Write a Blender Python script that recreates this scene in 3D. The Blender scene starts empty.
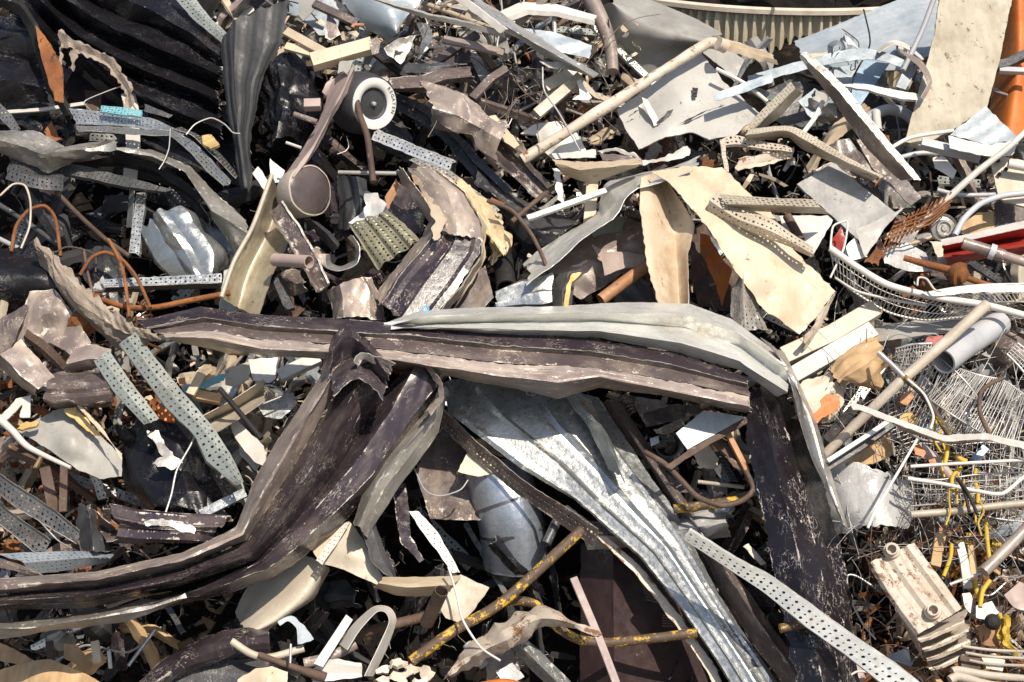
import bpy, bmesh, math, random
from mathutils import Vector, noise, Matrix, Quaternion
from mathutils.geometry import delaunay_2d_cdt
random.seed(7)
SC = bpy.context.scene
COL = SC.collection
# ------------------------------------------------------------------ camera and heap plane
CAM = Vector((0.0, -6.2, 2.75)); AIM = Vector((0.0, 0.0, 1.4)); LENS = 57.0
cq = (AIM - CAM).to_track_quat('-Z', 'Y')
cam_d = bpy.data.cameras.new('camera'); cam = bpy.data.objects.new('camera', cam_d); COL.objects.link(cam)
cam.location = CAM; cam.rotation_mode = 'QUATERNION'; cam.rotation_quaternion = cq
cam_d.lens = LENS; cam_d.sensor_width = 36; cam_d.clip_end = 2000; cam_d.clip_start = .05
SC.camera = cam
SLOPE = math.radians(50)
HN = Vector((0, -math.sin(SLOPE), math.cos(SLOPE)))      # normal of the slope of the heap
HX = Vector((1, 0, 0)); HU = Vector((0, math.cos(SLOPE), math.sin(SLOPE)))
PX = 4.0 / 1024                                            # size of one photo pixel at the slope
def at(x, y, o=0.0):
    "the point of the heap, o centimetres above its slope, seen at x, y of the photograph"
    d = cq @ Vector(((x - 512) / 1024 * 36 / LENS, -(y - 341) / 1024 * 36 / LENS, -1))
    t = (o * .01 - HN.dot(CAM - AIM)) / HN.dot(d)
    return CAM + d * t
TX = [0, 0, 1]
def R(x0, y0, s): TX[:] = [x0, y0, s]
def F(): TX[:] = [0, 0, 1]
def pt(p, o):
    return at(TX[0] + p[0] * TX[2], TX[1] + p[1] * TX[2], (p[2] if len(p) > 2 else o))
# ------------------------------------------------------------------ objects
def tag(o, label=None, cat=None, group=None, kind=None):
    if label: o['label'] = label
    if cat: o['category'] = cat
    if group: o['group'] = group
    if kind: o['kind'] = kind
    return o
def G(name, label, cat, p, o=0, group=None):
    e = bpy.data.objects.new(name, None); COL.objects.link(e); e.location = pt(p, o); e.empty_display_size = .05
    return tag(e, label, cat, group)
def finish(name, me, mat, par, label, cat, group=None, th=0, sharp=.62, bevel=0):
    vs = [v.co for v in me.vertices]
    if par is None:
        n = len(vs); b = Vector((sum(v.x for v in vs) / n, sum(v.y for v in vs) / n, min(v.z for v in vs)))
    else:
        b = world_loc(par)
    me.transform(Matrix.Translation(-b))
    for p in me.polygons: p.use_smooth = True
    if sharp: me.set_sharp_from_angle(angle=sharp)
    me.materials.append(MAT[mat] if isinstance(mat, str) else mat)
    ob = bpy.data.objects.new(name, me); COL.objects.link(ob)
    if par is None: ob.location = b
    else: ob.parent = par
    if th:
        m = ob.modifiers.new('thickness', 'SOLIDIFY'); m.thickness = th * .01; m.offset = -1
        if mat in BARE: me.materials.append(MAT['bare_edge']); m.material_offset_rim = 1
        m = ob.modifiers.new('hard_edges', 'EDGE_SPLIT'); m.split_angle = sharp or .6
    if bevel:
        m = ob.modifiers.new('edge', 'BEVEL'); m.width = bevel * .01; m.segments = 2; m.limit_method = 'ANGLE'
    return tag(ob, label, cat, group)
def world_loc(o):
    l = o.location.copy()
    while o.parent: o = o.parent; l += o.location
    return l
# ------------------------------------------------------------------ materials
MAT = {}
BARE = {'burnt', 'burnt_flaky', 'brown', 'taupe', 'black', 'slate', 'black_matt', 'galv', 'galv_dusty', 'galv_dark', 'cream', 'grey'}
def M(name, c1, c2, chip=(.5, .45, .4), amt=0.0, rough=.5, metal=0.0, bump=.25, streak=.25, wearw=.25, scale=7.0, chip_metal=0.0, dirt=(.16, .11, .08), dirta=.35, spec=.5, trans=0.0, dust=0.0, dustc=(.20, .155, .125), scratch=0.0):
    m = bpy.data.materials.new(name); m.use_nodes = True; nt = m.node_tree; nt.nodes.clear(); N = nt.nodes.new; L = nt.links.new
    out = N('ShaderNodeOutputMaterial'); bs = N('ShaderNodeBsdfPrincipled'); L(bs.outputs[0], out.inputs[0])
    tc = N('ShaderNodeTexCoord'); oi = N('ShaderNodeObjectInfo')
    off = N('ShaderNodeVectorMath'); off.operation = 'ADD'; L(tc.outputs['Object'], off.inputs[0])
    rv = N('ShaderNodeMath'); rv.operation = 'MULTIPLY'; rv.inputs[1].default_value = 37.0; L(oi.outputs['Random'], rv.inputs[0]); L(rv.outputs[0], off.inputs[1])
    def nz(sc, det, ro, src=None):
        n = N('ShaderNodeTexNoise'); n.inputs['Scale'].default_value = sc; n.inputs['Detail'].default_value = det; n.inputs['Roughness'].default_value = ro
        L((src or off).outputs[0], n.inputs['Vector']); return n.outputs['Fac']
    def ramp(f, a, b, ca=(0, 0, 0, 1), cb=(1, 1, 1, 1)):
        r = N('ShaderNodeValToRGB'); r.color_ramp.elements[0].position = a; r.color_ramp.elements[1].position = b
        r.color_ramp.elements[0].color = ca; r.color_ramp.elements[1].color = cb; L(f, r.inputs[0]); return r.outputs[0]
    def mix(f, a, b, t='MIX'):
        x = N('ShaderNodeMix'); x.data_type = 'RGBA'; x.blend_type = t
        if isinstance(f, float): x.inputs[0].default_value = f
        else: L(f, x.inputs[0])
        for i, v in ((6, a), (7, b)):
            if isinstance(v, tuple): x.inputs[i].default_value = (*v, 1)
            else: L(v, x.inputs[i])
        return x.outputs[2]
    big = nz(scale, 5, .6)
    col = mix(ramp(big, .36, .66), c1, c2)
    fine = nz(scale * 6.5, 5, .68)
    mp = N('ShaderNodeMapping'); mp.inputs['Scale'].default_value = (3.5, 17, 1); L(tc.outputs['UV'], mp.inputs[0])
    st = nz(1.6, 5, .6, mp)
    if streak: col = mix(ramp(st, .45, .75, (0, 0, 0, 1), (streak * 1.6,) * 3 + (1,)), col, tuple(c * .55 for c in c1))
    if dirta: col = mix(ramp(nz(scale * .55, 4, .7), .56, .74, (0, 0, 0, 1), (dirta,) * 3 + (1,)), col, dirt)
    mic = nz(scale * 27, 3, .6); pat = ramp(nz(scale * .9, 3, .6), .42, .62)
    ml = N('ShaderNodeMapping'); ml.inputs['Scale'].default_value = (scale * 2.4, scale * 4.4, scale * 3); uo = N('ShaderNodeVectorMath'); uo.operation = 'ADD'; L(tc.outputs['UV'], uo.inputs[0]); L(rv.outputs[0], uo.inputs[1]); L(uo.outputs[0], ml.inputs[0])
    lng = nz(1.0, 5, .66, ml)
    if dust:
        md = N('ShaderNodeMapping'); md.inputs['Scale'].default_value = (scale * .9, scale * 2.0, scale); L(uo.outputs[0], md.inputs[0])
        col = mix(ramp(nz(1.0, 5, .66, md), .50, .66, (0, 0, 0, 1), (dust,) * 3 + (1,)), col, dustc)
    va = N('ShaderNodeMath'); va.operation = 'MULTIPLY_ADD'; va.inputs[1].default_value = .22; L(mic, va.inputs[0])
    vb = N('ShaderNodeMath'); vb.operation = 'MULTIPLY_ADD'; vb.inputs[1].default_value = .28; L(fine, vb.inputs[0])
    vc = N('ShaderNodeMath'); vc.operation = 'MULTIPLY'; vc.inputs[1].default_value = .50; L(lng, vc.inputs[0]); L(vc.outputs[0], vb.inputs[2]); L(vb.outputs[0], va.inputs[2]); val = va.outputs[0]
    if scratch:
        n5 = nz(2.2, 4, .55, ml); ab = N('ShaderNodeMath'); ab.operation = 'SUBTRACT'; ab.inputs[1].default_value = .5; L(n5, ab.inputs[0]); aa = N('ShaderNodeMath'); aa.operation = 'ABSOLUTE'; L(ab.outputs[0], aa.inputs[0])
        sm_ = N('ShaderNodeMath'); sm_.operation = 'MULTIPLY'; L(ramp(aa.outputs[0], .004, .014, (1, 1, 1, 1), (0, 0, 0, 1)), sm_.inputs[0]); L(ramp(nz(scale * 1.3, 3, .6), .5, .62, (0, 0, 0, 1), (scratch,) * 3 + (1,)), sm_.inputs[1])
        col = mix(sm_.outputs[0], col, chip)
    at_ = N('ShaderNodeAttribute'); at_.attribute_name = 'wear'
    wm = N('ShaderNodeMath'); wm.operation = 'MULTIPLY_ADD'; wm.inputs[1].default_value = wearw * .55
    wq = N('ShaderNodeMath'); wq.operation = 'MULTIPLY'; L(at_.outputs['Fac'], wq.inputs[0]); L(pat, wq.inputs[1]); L(wq.outputs[0], wm.inputs[0]); L(val, wm.inputs[2])
    base_spec = None
    if amt:
        t = .655 - amt * .26
        cf = ramp(wm.outputs[0], t, t + .035)
        col = mix(cf, col, chip)
        if chip_metal != metal:
            x = N('ShaderNodeMix'); x.inputs[2].default_value = metal; x.inputs[3].default_value = chip_metal; L(cf, x.inputs[0]); L(x.outputs[0], bs.inputs['Metallic'])
        else: bs.inputs['Metallic'].default_value = metal
    else: bs.inputs['Metallic'].default_value = metal
    hv = N('ShaderNodeHueSaturation'); vr = N('ShaderNodeMapRange'); vr.inputs[3].default_value = .82; vr.inputs[4].default_value = 1.16
    L(oi.outputs['Random'], vr.inputs[0]); L(vr.outputs[0], hv.inputs['Value']); L(col, hv.inputs['Color'])
    L(hv.outputs[0], bs.inputs['Base Color'])
    rr = N('ShaderNodeMapRange'); rr.inputs[1].default_value = .3; rr.inputs[2].default_value = .7; rr.inputs[3].default_value = max(.05, rough - .14); rr.inputs[4].default_value = min(1, rough + .18)
    L(fine, rr.inputs[0]); L(rr.outputs[0], bs.inputs['Roughness']); bs.inputs['Specular IOR Level'].default_value = spec
    if trans: bs.inputs['Transmission Weight'].default_value = trans
    bp = N('ShaderNodeBump'); bp.inputs['Strength'].default_value = bump; bp.inputs['Distance'].default_value = .006
    ad = N('ShaderNodeMath'); ad.operation = 'ADD'; L(fine, ad.inputs[0]); L(big, ad.inputs[1])
    L(ad.outputs[0], bp.inputs['Height']); L(bp.outputs[0], bs.inputs['Normal'])
    MAT[name] = m; return m
M('galv', (.40, .425, .43), (.54, .56, .55), (.80, .77, .70), .22, .31, .75, .25, .22, .2, 9, .4, (.18, .14, .11), .4, dust=.25, dustc=(.32, .29, .25), scratch=.4)
M('galv_bright', (.50, .505, .495), (.64, .635, .60), (.80, .77, .70), .25, .34, .65, .22, .3, .18, 8, .3, (.28, .22, .16), .45, dust=.35, dustc=(.42, .37, .31), scratch=.4)
M('galv_dusty', (.40, .38, .34), (.56, .53, .48), (.80, .75, .67), .32, .36, .6, .3, .3, .2, 8, .2, (.17, .12, .09), .6, dust=.6, dustc=(.30, .25, .2), scratch=.5)
M('galv_green', (.34, .37, .34), (.44, .47, .43), (.62, .6, .54), .15, .45, .4, .25, .2, .1, 9, .2, (.25, .2, .15), .4)
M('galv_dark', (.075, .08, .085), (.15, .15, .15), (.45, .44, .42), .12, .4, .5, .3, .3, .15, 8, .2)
M('olive_metal', (.20, .19, .13), (.32, .30, .21), (.55, .52, .44), .2, .45, .35, .3, .3, .1, 9, .1)
M('burnt', (.030, .021, .029), (.055, .042, .049), (.58, .52, .45), .21, .25, 0, .16, .06, .30, 6, 0, (.10, .078, .066), .35, dust=.32, dustc=(.22, .17, .145), scratch=1.0)
M('burnt_flaky', (.010, .008, .011), (.019, .015, .019), (.55, .50, .45), .24, .25, 0, .4, .1, .24, 6, 0, (.05, .04, .04), .2, dust=.0, dustc=(.12, .10, .09), scratch=1.0)
M('brown', (.075, .056, .055), (.13, .102, .094), (.56, .49, .42), .30, .32, 0, .18, .12, .2, 6, 0, (.20, .15, .11), .5, dust=.6, dustc=(.27, .21, .165), scratch=.7)
M('taupe', (.21, .165, .15), (.34, .28, .245), (.74, .66, .56), .32, .36, .15, .2, .14, .24, 6, 0, (.13, .09, .075), .6, dust=.8, dustc=(.47, .385, .30), scratch=.7)
M('black', (.006, .006, .008), (.012, .011, .014), (.30, .28, .27), .08, .27, 0, .35, .05, .14, 6, 0, (.025, .021, .02), .3, dust=.12, dustc=(.04, .035, .032), scratch=.5, spec=.4)
M('black_matt', (.014, .013, .013), (.028, .026, .026), (.3, .27, .24), .2, .6, 0, .5, .1, .14, 6, 0, (.065, .052, .044), .4, dust=.4, dustc=(.07, .058, .05), spec=.25)
M('slate', (.038, .039, .046), (.075, .075, .08), (.46, .43, .40), .24, .42, .2, .4, .2, .18, 7, 0, dust=.5, dustc=(.13, .115, .105), scratch=.5)
M('cream', (.50, .40, .28), (.60, .505, .375), (.26, .13, .055), .26, .5, 0, .25, .12, .14, 6, 0, (.32, .17, .07), .85, dust=.45, dustc=(.40, .29, .17), scratch=.4)
M('cream_rust', (.50, .42, .33), (.60, .53, .44), (.20, .095, .04), .42, .5, 0, .35, .2, .14, 8, 0, (.36, .20, .10), .6)
M('white', (.60, .565, .51), (.71, .68, .63), (.30, .22, .15), .16, .45, 0, .2, .12, .1, 7, 0, (.36, .28, .2), .5, dust=.3, dustc=(.45, .40, .33))
M('blue_white', (.30, .35, .385), (.42, .455, .475), (.75, .74, .7), .06, .38, .25, .15, .25, .08, 6, 0, (.3, .3, .3), .3)
M('blue_sheet', (.24, .34, .44), (.33, .43, .52), (.6, .62, .62), .05, .35, .2, .12, .2, .06, 6, 0, dirta=.2)
M('grey', (.30, .29, .265), (.40, .385, .355), (.14, .12, .10), .2, .5, 0, .3, .15, .1, 6, 0, (.15, .12, .095), .6, dust=.3, dustc=(.24, .21, .18), scratch=.3)
M('grey_stained', (.26, .255, .245), (.42, .41, .385), (.06, .06, .06), .24, .6, 0, .4, .3, .05, 9, 0, (.09, .085, .08), .7)
M('beige', (.43, .375, .29), (.54, .48, .385), (.20, .14, .085), .24, .5, .1, .3, .12, .12, 7, 0, (.20, .15, .10), .6, dust=.35, dustc=(.28, .23, .16), scratch=.25)
M('rust', (.17, .058, .018), (.30, .115, .033), (.06, .03, .018), .4, .85, 0, .7, .1, .1, 9)
M('rust_brown', (.070, .042, .031), (.125, .078, .053), (.26, .18, .12), .28, .7, 0, .6, .15, .1, 8, dust=.4, dustc=(.17, .125, .095))
M('orange', (.46, .115, .015), (.56, .17, .03), (.2, .08, .03), .24, .45, 0, .25, .2, .1, 6, dirta=.7)
M('copper', (.34, .165, .075), (.46, .245, .125), (.16, .085, .045), .3, .6, .1, .4, .2, .1, 8)
M('yellow', (.52, .30, .02), (.62, .39, .04), (.085, .055, .035), .80, .6, 0, .45, .2, .1, 8, dirta=.7)
M('yellow_hose', (.50, .31, .02), (.62, .41, .04), (.2, .13, .05), .35, .6, 0, .3, .1, .05, 9, dirta=.8)
M('red', (.30, .028, .02), (.42, .05, .035), (.5, .4, .35), .14, .4, 0, .2, .3, .12, 6)
M('foam', (.62, .42, .15), (.76, .58, .28), (.3, .18, .07), .2, .9, 0, 1.0, .4, .1, 16, dirta=.4)
M('fibre', (.55, .42, .24), (.70, .58, .38), (.26, .17, .08), .25, .9, 0, .8, .6, .1, 12)
M('paper', (.66, .56, .43), (.76, .68, .57), (.42, .26, .12), .15, .8, 0, .5, .3, .1, 8, 0, (.5, .25, .08), .6)
M('card', (.44, .28, .14), (.58, .40, .22), (.7, .6, .45), .2, .85, 0, .4, .4, .1, 8)
M('maroon', (.026, .014, .015), (.044, .025, .025), (.2, .15, .13), .12, .45, 0, .3, .3, .06, 5, dirta=.3, dust=.3, dustc=(.07, .045, .04))
M('felt', (.25, .20, .155), (.36, .30, .24), (.5, .45, .38), .2, .95, 0, 1.0, .5, .1, 14)
M('tyre', (.028, .028, .033), (.045, .044, .05), (.2, .18, .16), .08, .6, 0, .3, .2, .05, 8)
M('pvc', (.40, .41, .43), (.49, .49, .50), (.2, .18, .16), .08, .42, 0, .15, .3, .06, 6)
M('teal', (.16, .42, .48), (.25, .52, .56), (.6, .6, .55), .2, .4, .2, .2, .2, .1, 8)
M('aged_zinc', (.36, .31, .22), (.48, .43, .33), (.10, .075, .05), .26, .42, .35, .35, .4, .1, 6, 0, (.15, .11, .065), .8, dust=.6, dustc=(.20, .16, .10))
M('film', (.44, .44, .44), (.57, .56, .54), (.8, .78, .75), .25, .3, .1, .5, .3, .1, 9, 0, (.35, .3, .27), .5)
M('bare_edge', (.42, .39, .35), (.62, .58, .52), (.2, .14, .1), .2, .4, .4)
M('enamel', (.42, .41, .38), (.50, .485, .45), (.12, .10, .08), .2, .4, 0, .15, .06, .12, 5, 0, (.28, .24, .19), .6, dust=.2, dustc=(.3, .27, .22), scratch=.7)
M('board', (.38, .335, .25), (.48, .43, .34), (.15, .11, .07), .34, .7, 0, .4, .25, .1, 5, 0, (.17, .135, .09), .8, dust=.5, dustc=(.27, .225, .16), scratch=.5)
M('rim_white', (.66, .64, .60), (.74, .72, .68), (.3, .25, .2), .1, .4, 0, .1, .05, .05, 6, dirta=.15)
M('tub_zinc', (.58, .50, .36), (.68, .60, .45), (.3, .2, .1), .25, .5, .1, .3, .2, .1, 6, 0, (.34, .24, .13), .6)
M('duct', (.34, .38, .44), (.50, .54, .60), (.75, .74, .72), .12, .3, .65, .3, .2, .1, 9, .3, dirta=.3)
M('dark_sheet', (.036, .036, .038), (.055, .055, .056), (.3, .28, .26), .08, .5, 0, .25, .2, .12, 6, 0, (.07, .06, .055), .4)
M('bright_zinc', (.60, .605, .57), (.72, .715, .67), (.82, .79, .72), .25, .36, .35, .25, .3, .2, 8, .3, (.34, .28, .21), .55, dust=.35, dustc=(.46, .41, .34), scratch=.5)
M('wire', (.42, .40, .38), (.55, .53, .50), (.22, .14, .09), .25, .4, .5, .1, 0, 0, 12)
M('pole', (.40, .34, .27), (.50, .44, .36), (.2, .15, .1), .2, .6, 0, .4, .5, .1, 8)
M('pink_brown', (.36, .27, .24), (.45, .36, .32), (.2, .14, .1), .1, .5, 0, .3, .3, .1, 6)
M('ink', (.05, .05, .06), (.07, .07, .08), amt=0, dirta=0, streak=0)
M('blue_wire', (.06, .30, .55), (.1, .36, .6), amt=0, dirta=0, streak=0)
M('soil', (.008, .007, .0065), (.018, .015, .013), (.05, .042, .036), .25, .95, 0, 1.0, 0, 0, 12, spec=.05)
M('yard', (.10, .09, .08), (.16, .14, .12), (.25, .22, .19), .2, .9, 0, .8, 0, 0, 5)
M('tub_inside', (.42, .22, .09), (.62, .40, .2), (.75, .62, .42), .3, .8, 0, .4, .3, .1, 7)
# ------------------------------------------------------------------ curves
def cat(pts, n, smooth=True):
    "n+1 points evenly along the polyline or Catmull-Rom curve through pts"
    if len(pts) == 1: return [pts[0].copy() for _ in range(n + 1)]
    dense = []
    for i in range(len(pts) - 1):
        p1, p2 = pts[i], pts[i + 1]
        p0 = pts[i - 1] if i else p1 * 2 - p2
        p3 = pts[i + 2] if i + 2 < len(pts) else p2 * 2 - p1
        for k in range(16):
            t = k / 16
            if smooth:
                m1 = (p2 - p0) * .4; m2 = (p3 - p1) * .4
                a = 2 * t ** 3 - 3 * t * t + 1; b = t ** 3 - 2 * t * t + t; c = -2 * t ** 3 + 3 * t * t; d = t ** 3 - t * t
                dense.append(p1 * a + m1 * b + p2 * c + m2 * d)
            else: dense.append(p1.lerp(p2, t))
    dense.append(pts[-1].copy())
    acc = [0]
    for i in range(1, len(dense)): acc.append(acc[-1] + (dense[i] - dense[i - 1]).length)
    tot = acc[-1] or 1e-6; res = []; j = 0
    for i in range(n + 1):
        s = tot * i / n
        while j < len(acc) - 2 and acc[j + 1] < s: j += 1
        f = (s - acc[j]) / max(1e-9, acc[j + 1] - acc[j]); res.append(dense[j].lerp(dense[j + 1], min(1, f)))
    return res
def length(p): return sum((p[i + 1] - p[i]).length for i in range(len(p) - 1))
def profile(kind, ph):
    if kind is None: return [(0, 0), (1, 0)]
    if isinstance(kind, list): return kind
    if kind == 'U': return [(0, -ph), (.07, 0), (.93, 0), (1, -ph)]
    if kind == 'N': return [(0, ph), (.07, 0), (.93, 0), (1, ph)]
    if kind == 'L': return [(0, 0), (.6, 0), (.66, -.1 * ph), (1, -ph)]
    if kind == 'V': return [(0, 0), (.5, ph), (1, 0)]
    if kind == 'round': return [(k / 10, ph * math.sin(math.pi * k / 10)) for k in range(11)]
    if kind == 'cup': return [(k / 10, -ph * math.sin(math.pi * k / 10)) for k in range(11)]
    if kind.startswith('rib'):
        n = int(kind[3:]); r = [(0, 0)]
        for k in range(n):
            a = (k + .18) / n; w = .64 / n
            r += [(a, 0), (a + w * .28, ph), (a + w * .72, ph), (a + w, 0)]
        return r + [(1, 0)]
    if kind.startswith('fold'):
        n = int(kind[4:]); rs = random.Random(n * 7); r = [(0, 0)]
        for k in range(1, n): r.append(((k + rs.uniform(-.3, .3)) / n, ph * rs.uniform(.5, 1.2) * (1 if k % 2 else -.4)))
        return r + [(1, 0)]
def hprof(pr, v):
    for i in range(len(pr) - 1):
        if v <= pr[i + 1][0] + 1e-9:
            a, b = pr[i], pr[i + 1]; f = (v - a[0]) / max(1e-9, b[0] - a[0]); return a[1] + (b[1] - a[1]) * f
    return pr[-1][1]
FOLDS = {}
def crump(p, amp, fr, seed):
    "straight creases in random directions, fading in and out, as in buckled sheet metal"
    if not amp: return 0
    if seed not in FOLDS:
        r = random.Random(seed * 13 + 5)
        FOLDS[seed] = [(Vector((r.gauss(0, 1), r.gauss(0, 1), r.gauss(0, 1))).normalized() * f * r.uniform(.8, 1.25), r.uniform(0, 9), w) for f, w in ((.16, 1.0), (.25, .8), (.42, .6), (.7, .45), (1.15, .3), (2.0, .2))]
        FOLDS[seed].append(Vector((r.uniform(-50, 50), r.uniform(-50, 50), r.uniform(-50, 50))))
    fs = FOLDS[seed]; o = fs[-1]; wq = p * (fr * .35) + o
    wv = noise.noise_vector(wq) * (.55 / fr) * 1.0; s = 0
    for k, (d, ph, w) in enumerate(fs[:-1]):
        x = (p + wv).dot(d) * fr + ph; t = abs(x - math.floor(x) - .5) * 4 - 1
        m = noise.noise(p * (fr * .22) + o * (k + 1)); m = max(0., min(1., .5 + 2.2 * m))
        s += t * w * m
    return amp * (s * 1.25 + .5 * noise.noise(p * fr * .4 + o))
SEED = [0]
ROLLED = {'curled_strap', 'bent_strap', 'ribbon', 'felt_rag', 'felt_strip', 'torn_flap', 'left_flap', 'cable_tray', 'web', 'flange', 'arm', 'mudguard', 'curved_strap', 'edge_band', 'perforated_rail', 'ribbon_offcut', 'foam_edge', 'dark_arc', 'bent_channel', 'insulation_board', 'perforated_beam'}
# ------------------------------------------------------------------ S: a sheet or strip lofted over two or more rails
def S(name, label, cat_, mat, rails, o=10, prof=None, ph=1.5, cr=.5, cf=9, th=.25, perf=None, par=None, rag=.35, sm=None, step=.9, sharp=.38, grp=None, soft=False, hsc=(1, 1)):
    if sm is None: sm = soft or name in ROLLED
    SEED[0] += 1; sd = SEED[0]
    nr = len(rails); os_ = o if isinstance(o, (tuple, list)) else [o] * nr
    W = [[pt(p, os_[k]) for p in r] for k, r in enumerate(rails)]
    L = max(length(r) for r in W); wid = sum((W[k + 1][len(W[k + 1]) // 2] - W[k][len(W[k]) // 2]).length for k in range(nr - 1))
    wid = max(wid, .01)
    st = step * .01
    if perf: pu, rows, pv0, pv1, ratio = perf; pu *= 1.15; ratio = max(.58, ratio); nu = max(2, round(L / (pu * .01)))
    else: nu = max(2, min(260, round(L / st)))
    NB = nu * 2 if perf else nu
    B = [cat(r, NB, sm) for r in W]
    pr = profile(prof, ph)
    if pr is None: pr = [(0, 0), (1, 0)]
    br = sorted({round(v, 5) for v, _ in pr} | {round(k / (nr - 1), 5) for k in range(nr)})
    folds = set(br) if prof and prof not in ('round', 'cup') else {0.0, 1.0} | {round(k / (nr - 1), 5) for k in range(nr)}
    def base(i, v):
        x = v * (nr - 1); k = min(nr - 2, int(x)); f = x - k
        if soft and nr > 2:
            q0 = B[max(0, k - 1)][i]; q1 = B[k][i]; q2 = B[k + 1][i]; q3 = B[min(nr - 1, k + 2)][i]
            m1 = (q2 - q0) * .5; m2 = (q3 - q1) * .5; t = f
            return q1 * (2*t**3-3*t*t+1) + m1 * (t**3-2*t*t+t) + q2 * (-2*t**3+3*t*t) + m2 * (t**3-t*t)
        return B[k][i].lerp(B[k + 1][i], f)
    mid = NB // 2
    def nrm(i, v):
        a = base(max(0, i - 1), v); b = base(min(NB, i + 1), v); c = base(i, max(0, v - .05)); d = base(i, min(1, v + .05))
        n = (b - a).cross(d - c); return n.normalized() if n.length > 1e-12 else HN.copy()
    sg = 1 if nrm(mid, .5).dot(HN + (CAM - AIM).normalized()) >= 0 else -1
    def P(fi, v, plain=False):
        i0 = min(NB, max(0, int(math.floor(fi)))); f = fi - i0; i1 = min(NB, i0 + 1)
        p = base(i0, v).lerp(base(i1, v), f) if f > 1e-6 else base(i0, v)
        n = nrm(min(NB, round(fi)), v) * sg
        q = p + n * (hprof(pr, v) * .01 * (hsc[0] + (hsc[1] - hsc[0]) * fi / NB) + crump(p, cr * .01, cf, sd))
        if rag:
            e = max(0, 1 - min(v, 1 - v) * wid / .02)
            if e > 0:
                dv = (base(i0, min(1, v + .05)) - base(i0, max(0, v - .05))).normalized(); q += dv * (rag * .01 * e * (noise.noise(p * 45) + .6 * noise.noise(p * 17)))
            if fi < .5 or fi > NB - .5:
                du = (base(min(NB, i0 + 1), v) - base(max(0, i0 - 1), v)).normalized(); q += du * (rag * .02 * (noise.noise(p * 50) + noise.noise(p * 19)))
        return q
    bm = bmesh.new(); uvl = bm.loops.layers.uv.new('UVMap'); wl = bm.verts.layers.float.new('wear'); cache = {}
    def vert(fi, v):
        k = (round(fi, 3), round(v, 4))
        if k in cache: return cache[k]
        x = bm.verts.new(P(fi, v)); x[wl] = 1.0 if (any(abs(v - f) < 1e-4 for f in folds) or fi < .01 or fi > NB - .01) else 0.0
        cache[k] = x; UV[x] = (fi / NB * L, v * wid); return x
    UV = {}
    def face(vs):
        if len(set(vs)) < 3: return
        try: f = bm.faces.new(vs)
        except ValueError: return
        for lp in f.loops: lp[uvl].uv = UV[lp.vert]
    if perf:
        vs = [0.0] + [b for b in br if b < pv0 - 1e-4 and b > 0] + [pv0 + (pv1 - pv0) * k / rows for k in range(rows + 1)] + [b for b in br if b > pv1 + 1e-4 and b < 1] + [1.0]
        vs = sorted({round(v, 5) for v in vs})
        for j in range(len(vs) - 1):
            va, vb = vs[j], vs[j + 1]; hole = va >= pv0 - 1e-4 and vb <= pv1 + 1e-4
            for i in range(nu):
                f0, f1, fm, vm = 2 * i, 2 * i + 2, 2 * i + 1, (va + vb) / 2
                if not hole:
                    face([vert(f0, va), vert(f1, va), vert(f1, vb), vert(f0, vb)]); continue
                ring = [(f0, va), (fm, va), (f1, va), (f1, vm), (f1, vb), (fm, vb), (f0, vb), (f0, vm)]
                rr = ratio * (1 if (i + j) % 2 == 0 else .62)
                outer = [vert(*r) for r in ring]; inner = []
                cu = L / nu; cvw = (vb - va) * wid; rad = rr * min(cu, cvw) * .5
                for k in range(8):
                    a = math.radians(225 + 45 * k); inner.append(vert(fm + math.cos(a) * rad / cu * 2, vm + math.sin(a) * rad / wid))
                for k in range(8): face([outer[k], outer[(k + 1) % 8], inner[(k + 1) % 8], inner[k]])
    else:
        vs = []
        for a, b in zip(br, br[1:]):
            n = max(1, min(60, math.ceil((b - a) * wid / st)))
            vs += [a + (b - a) * k / n for k in range(n)]
        vs.append(1.0)
        for j in range(len(vs) - 1):
            for i in range(nu): face([vert(i, vs[j]), vert(i + 1, vs[j]), vert(i + 1, vs[j + 1]), vert(i, vs[j + 1])])
    if sg < 0: bmesh.ops.reverse_faces(bm, faces=bm.faces[:])
    me = bpy.data.meshes.new(name); bm.to_mesh(me); bm.free()
    return finish(name, me, mat, par, label, cat_, grp, th, sharp)
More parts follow.
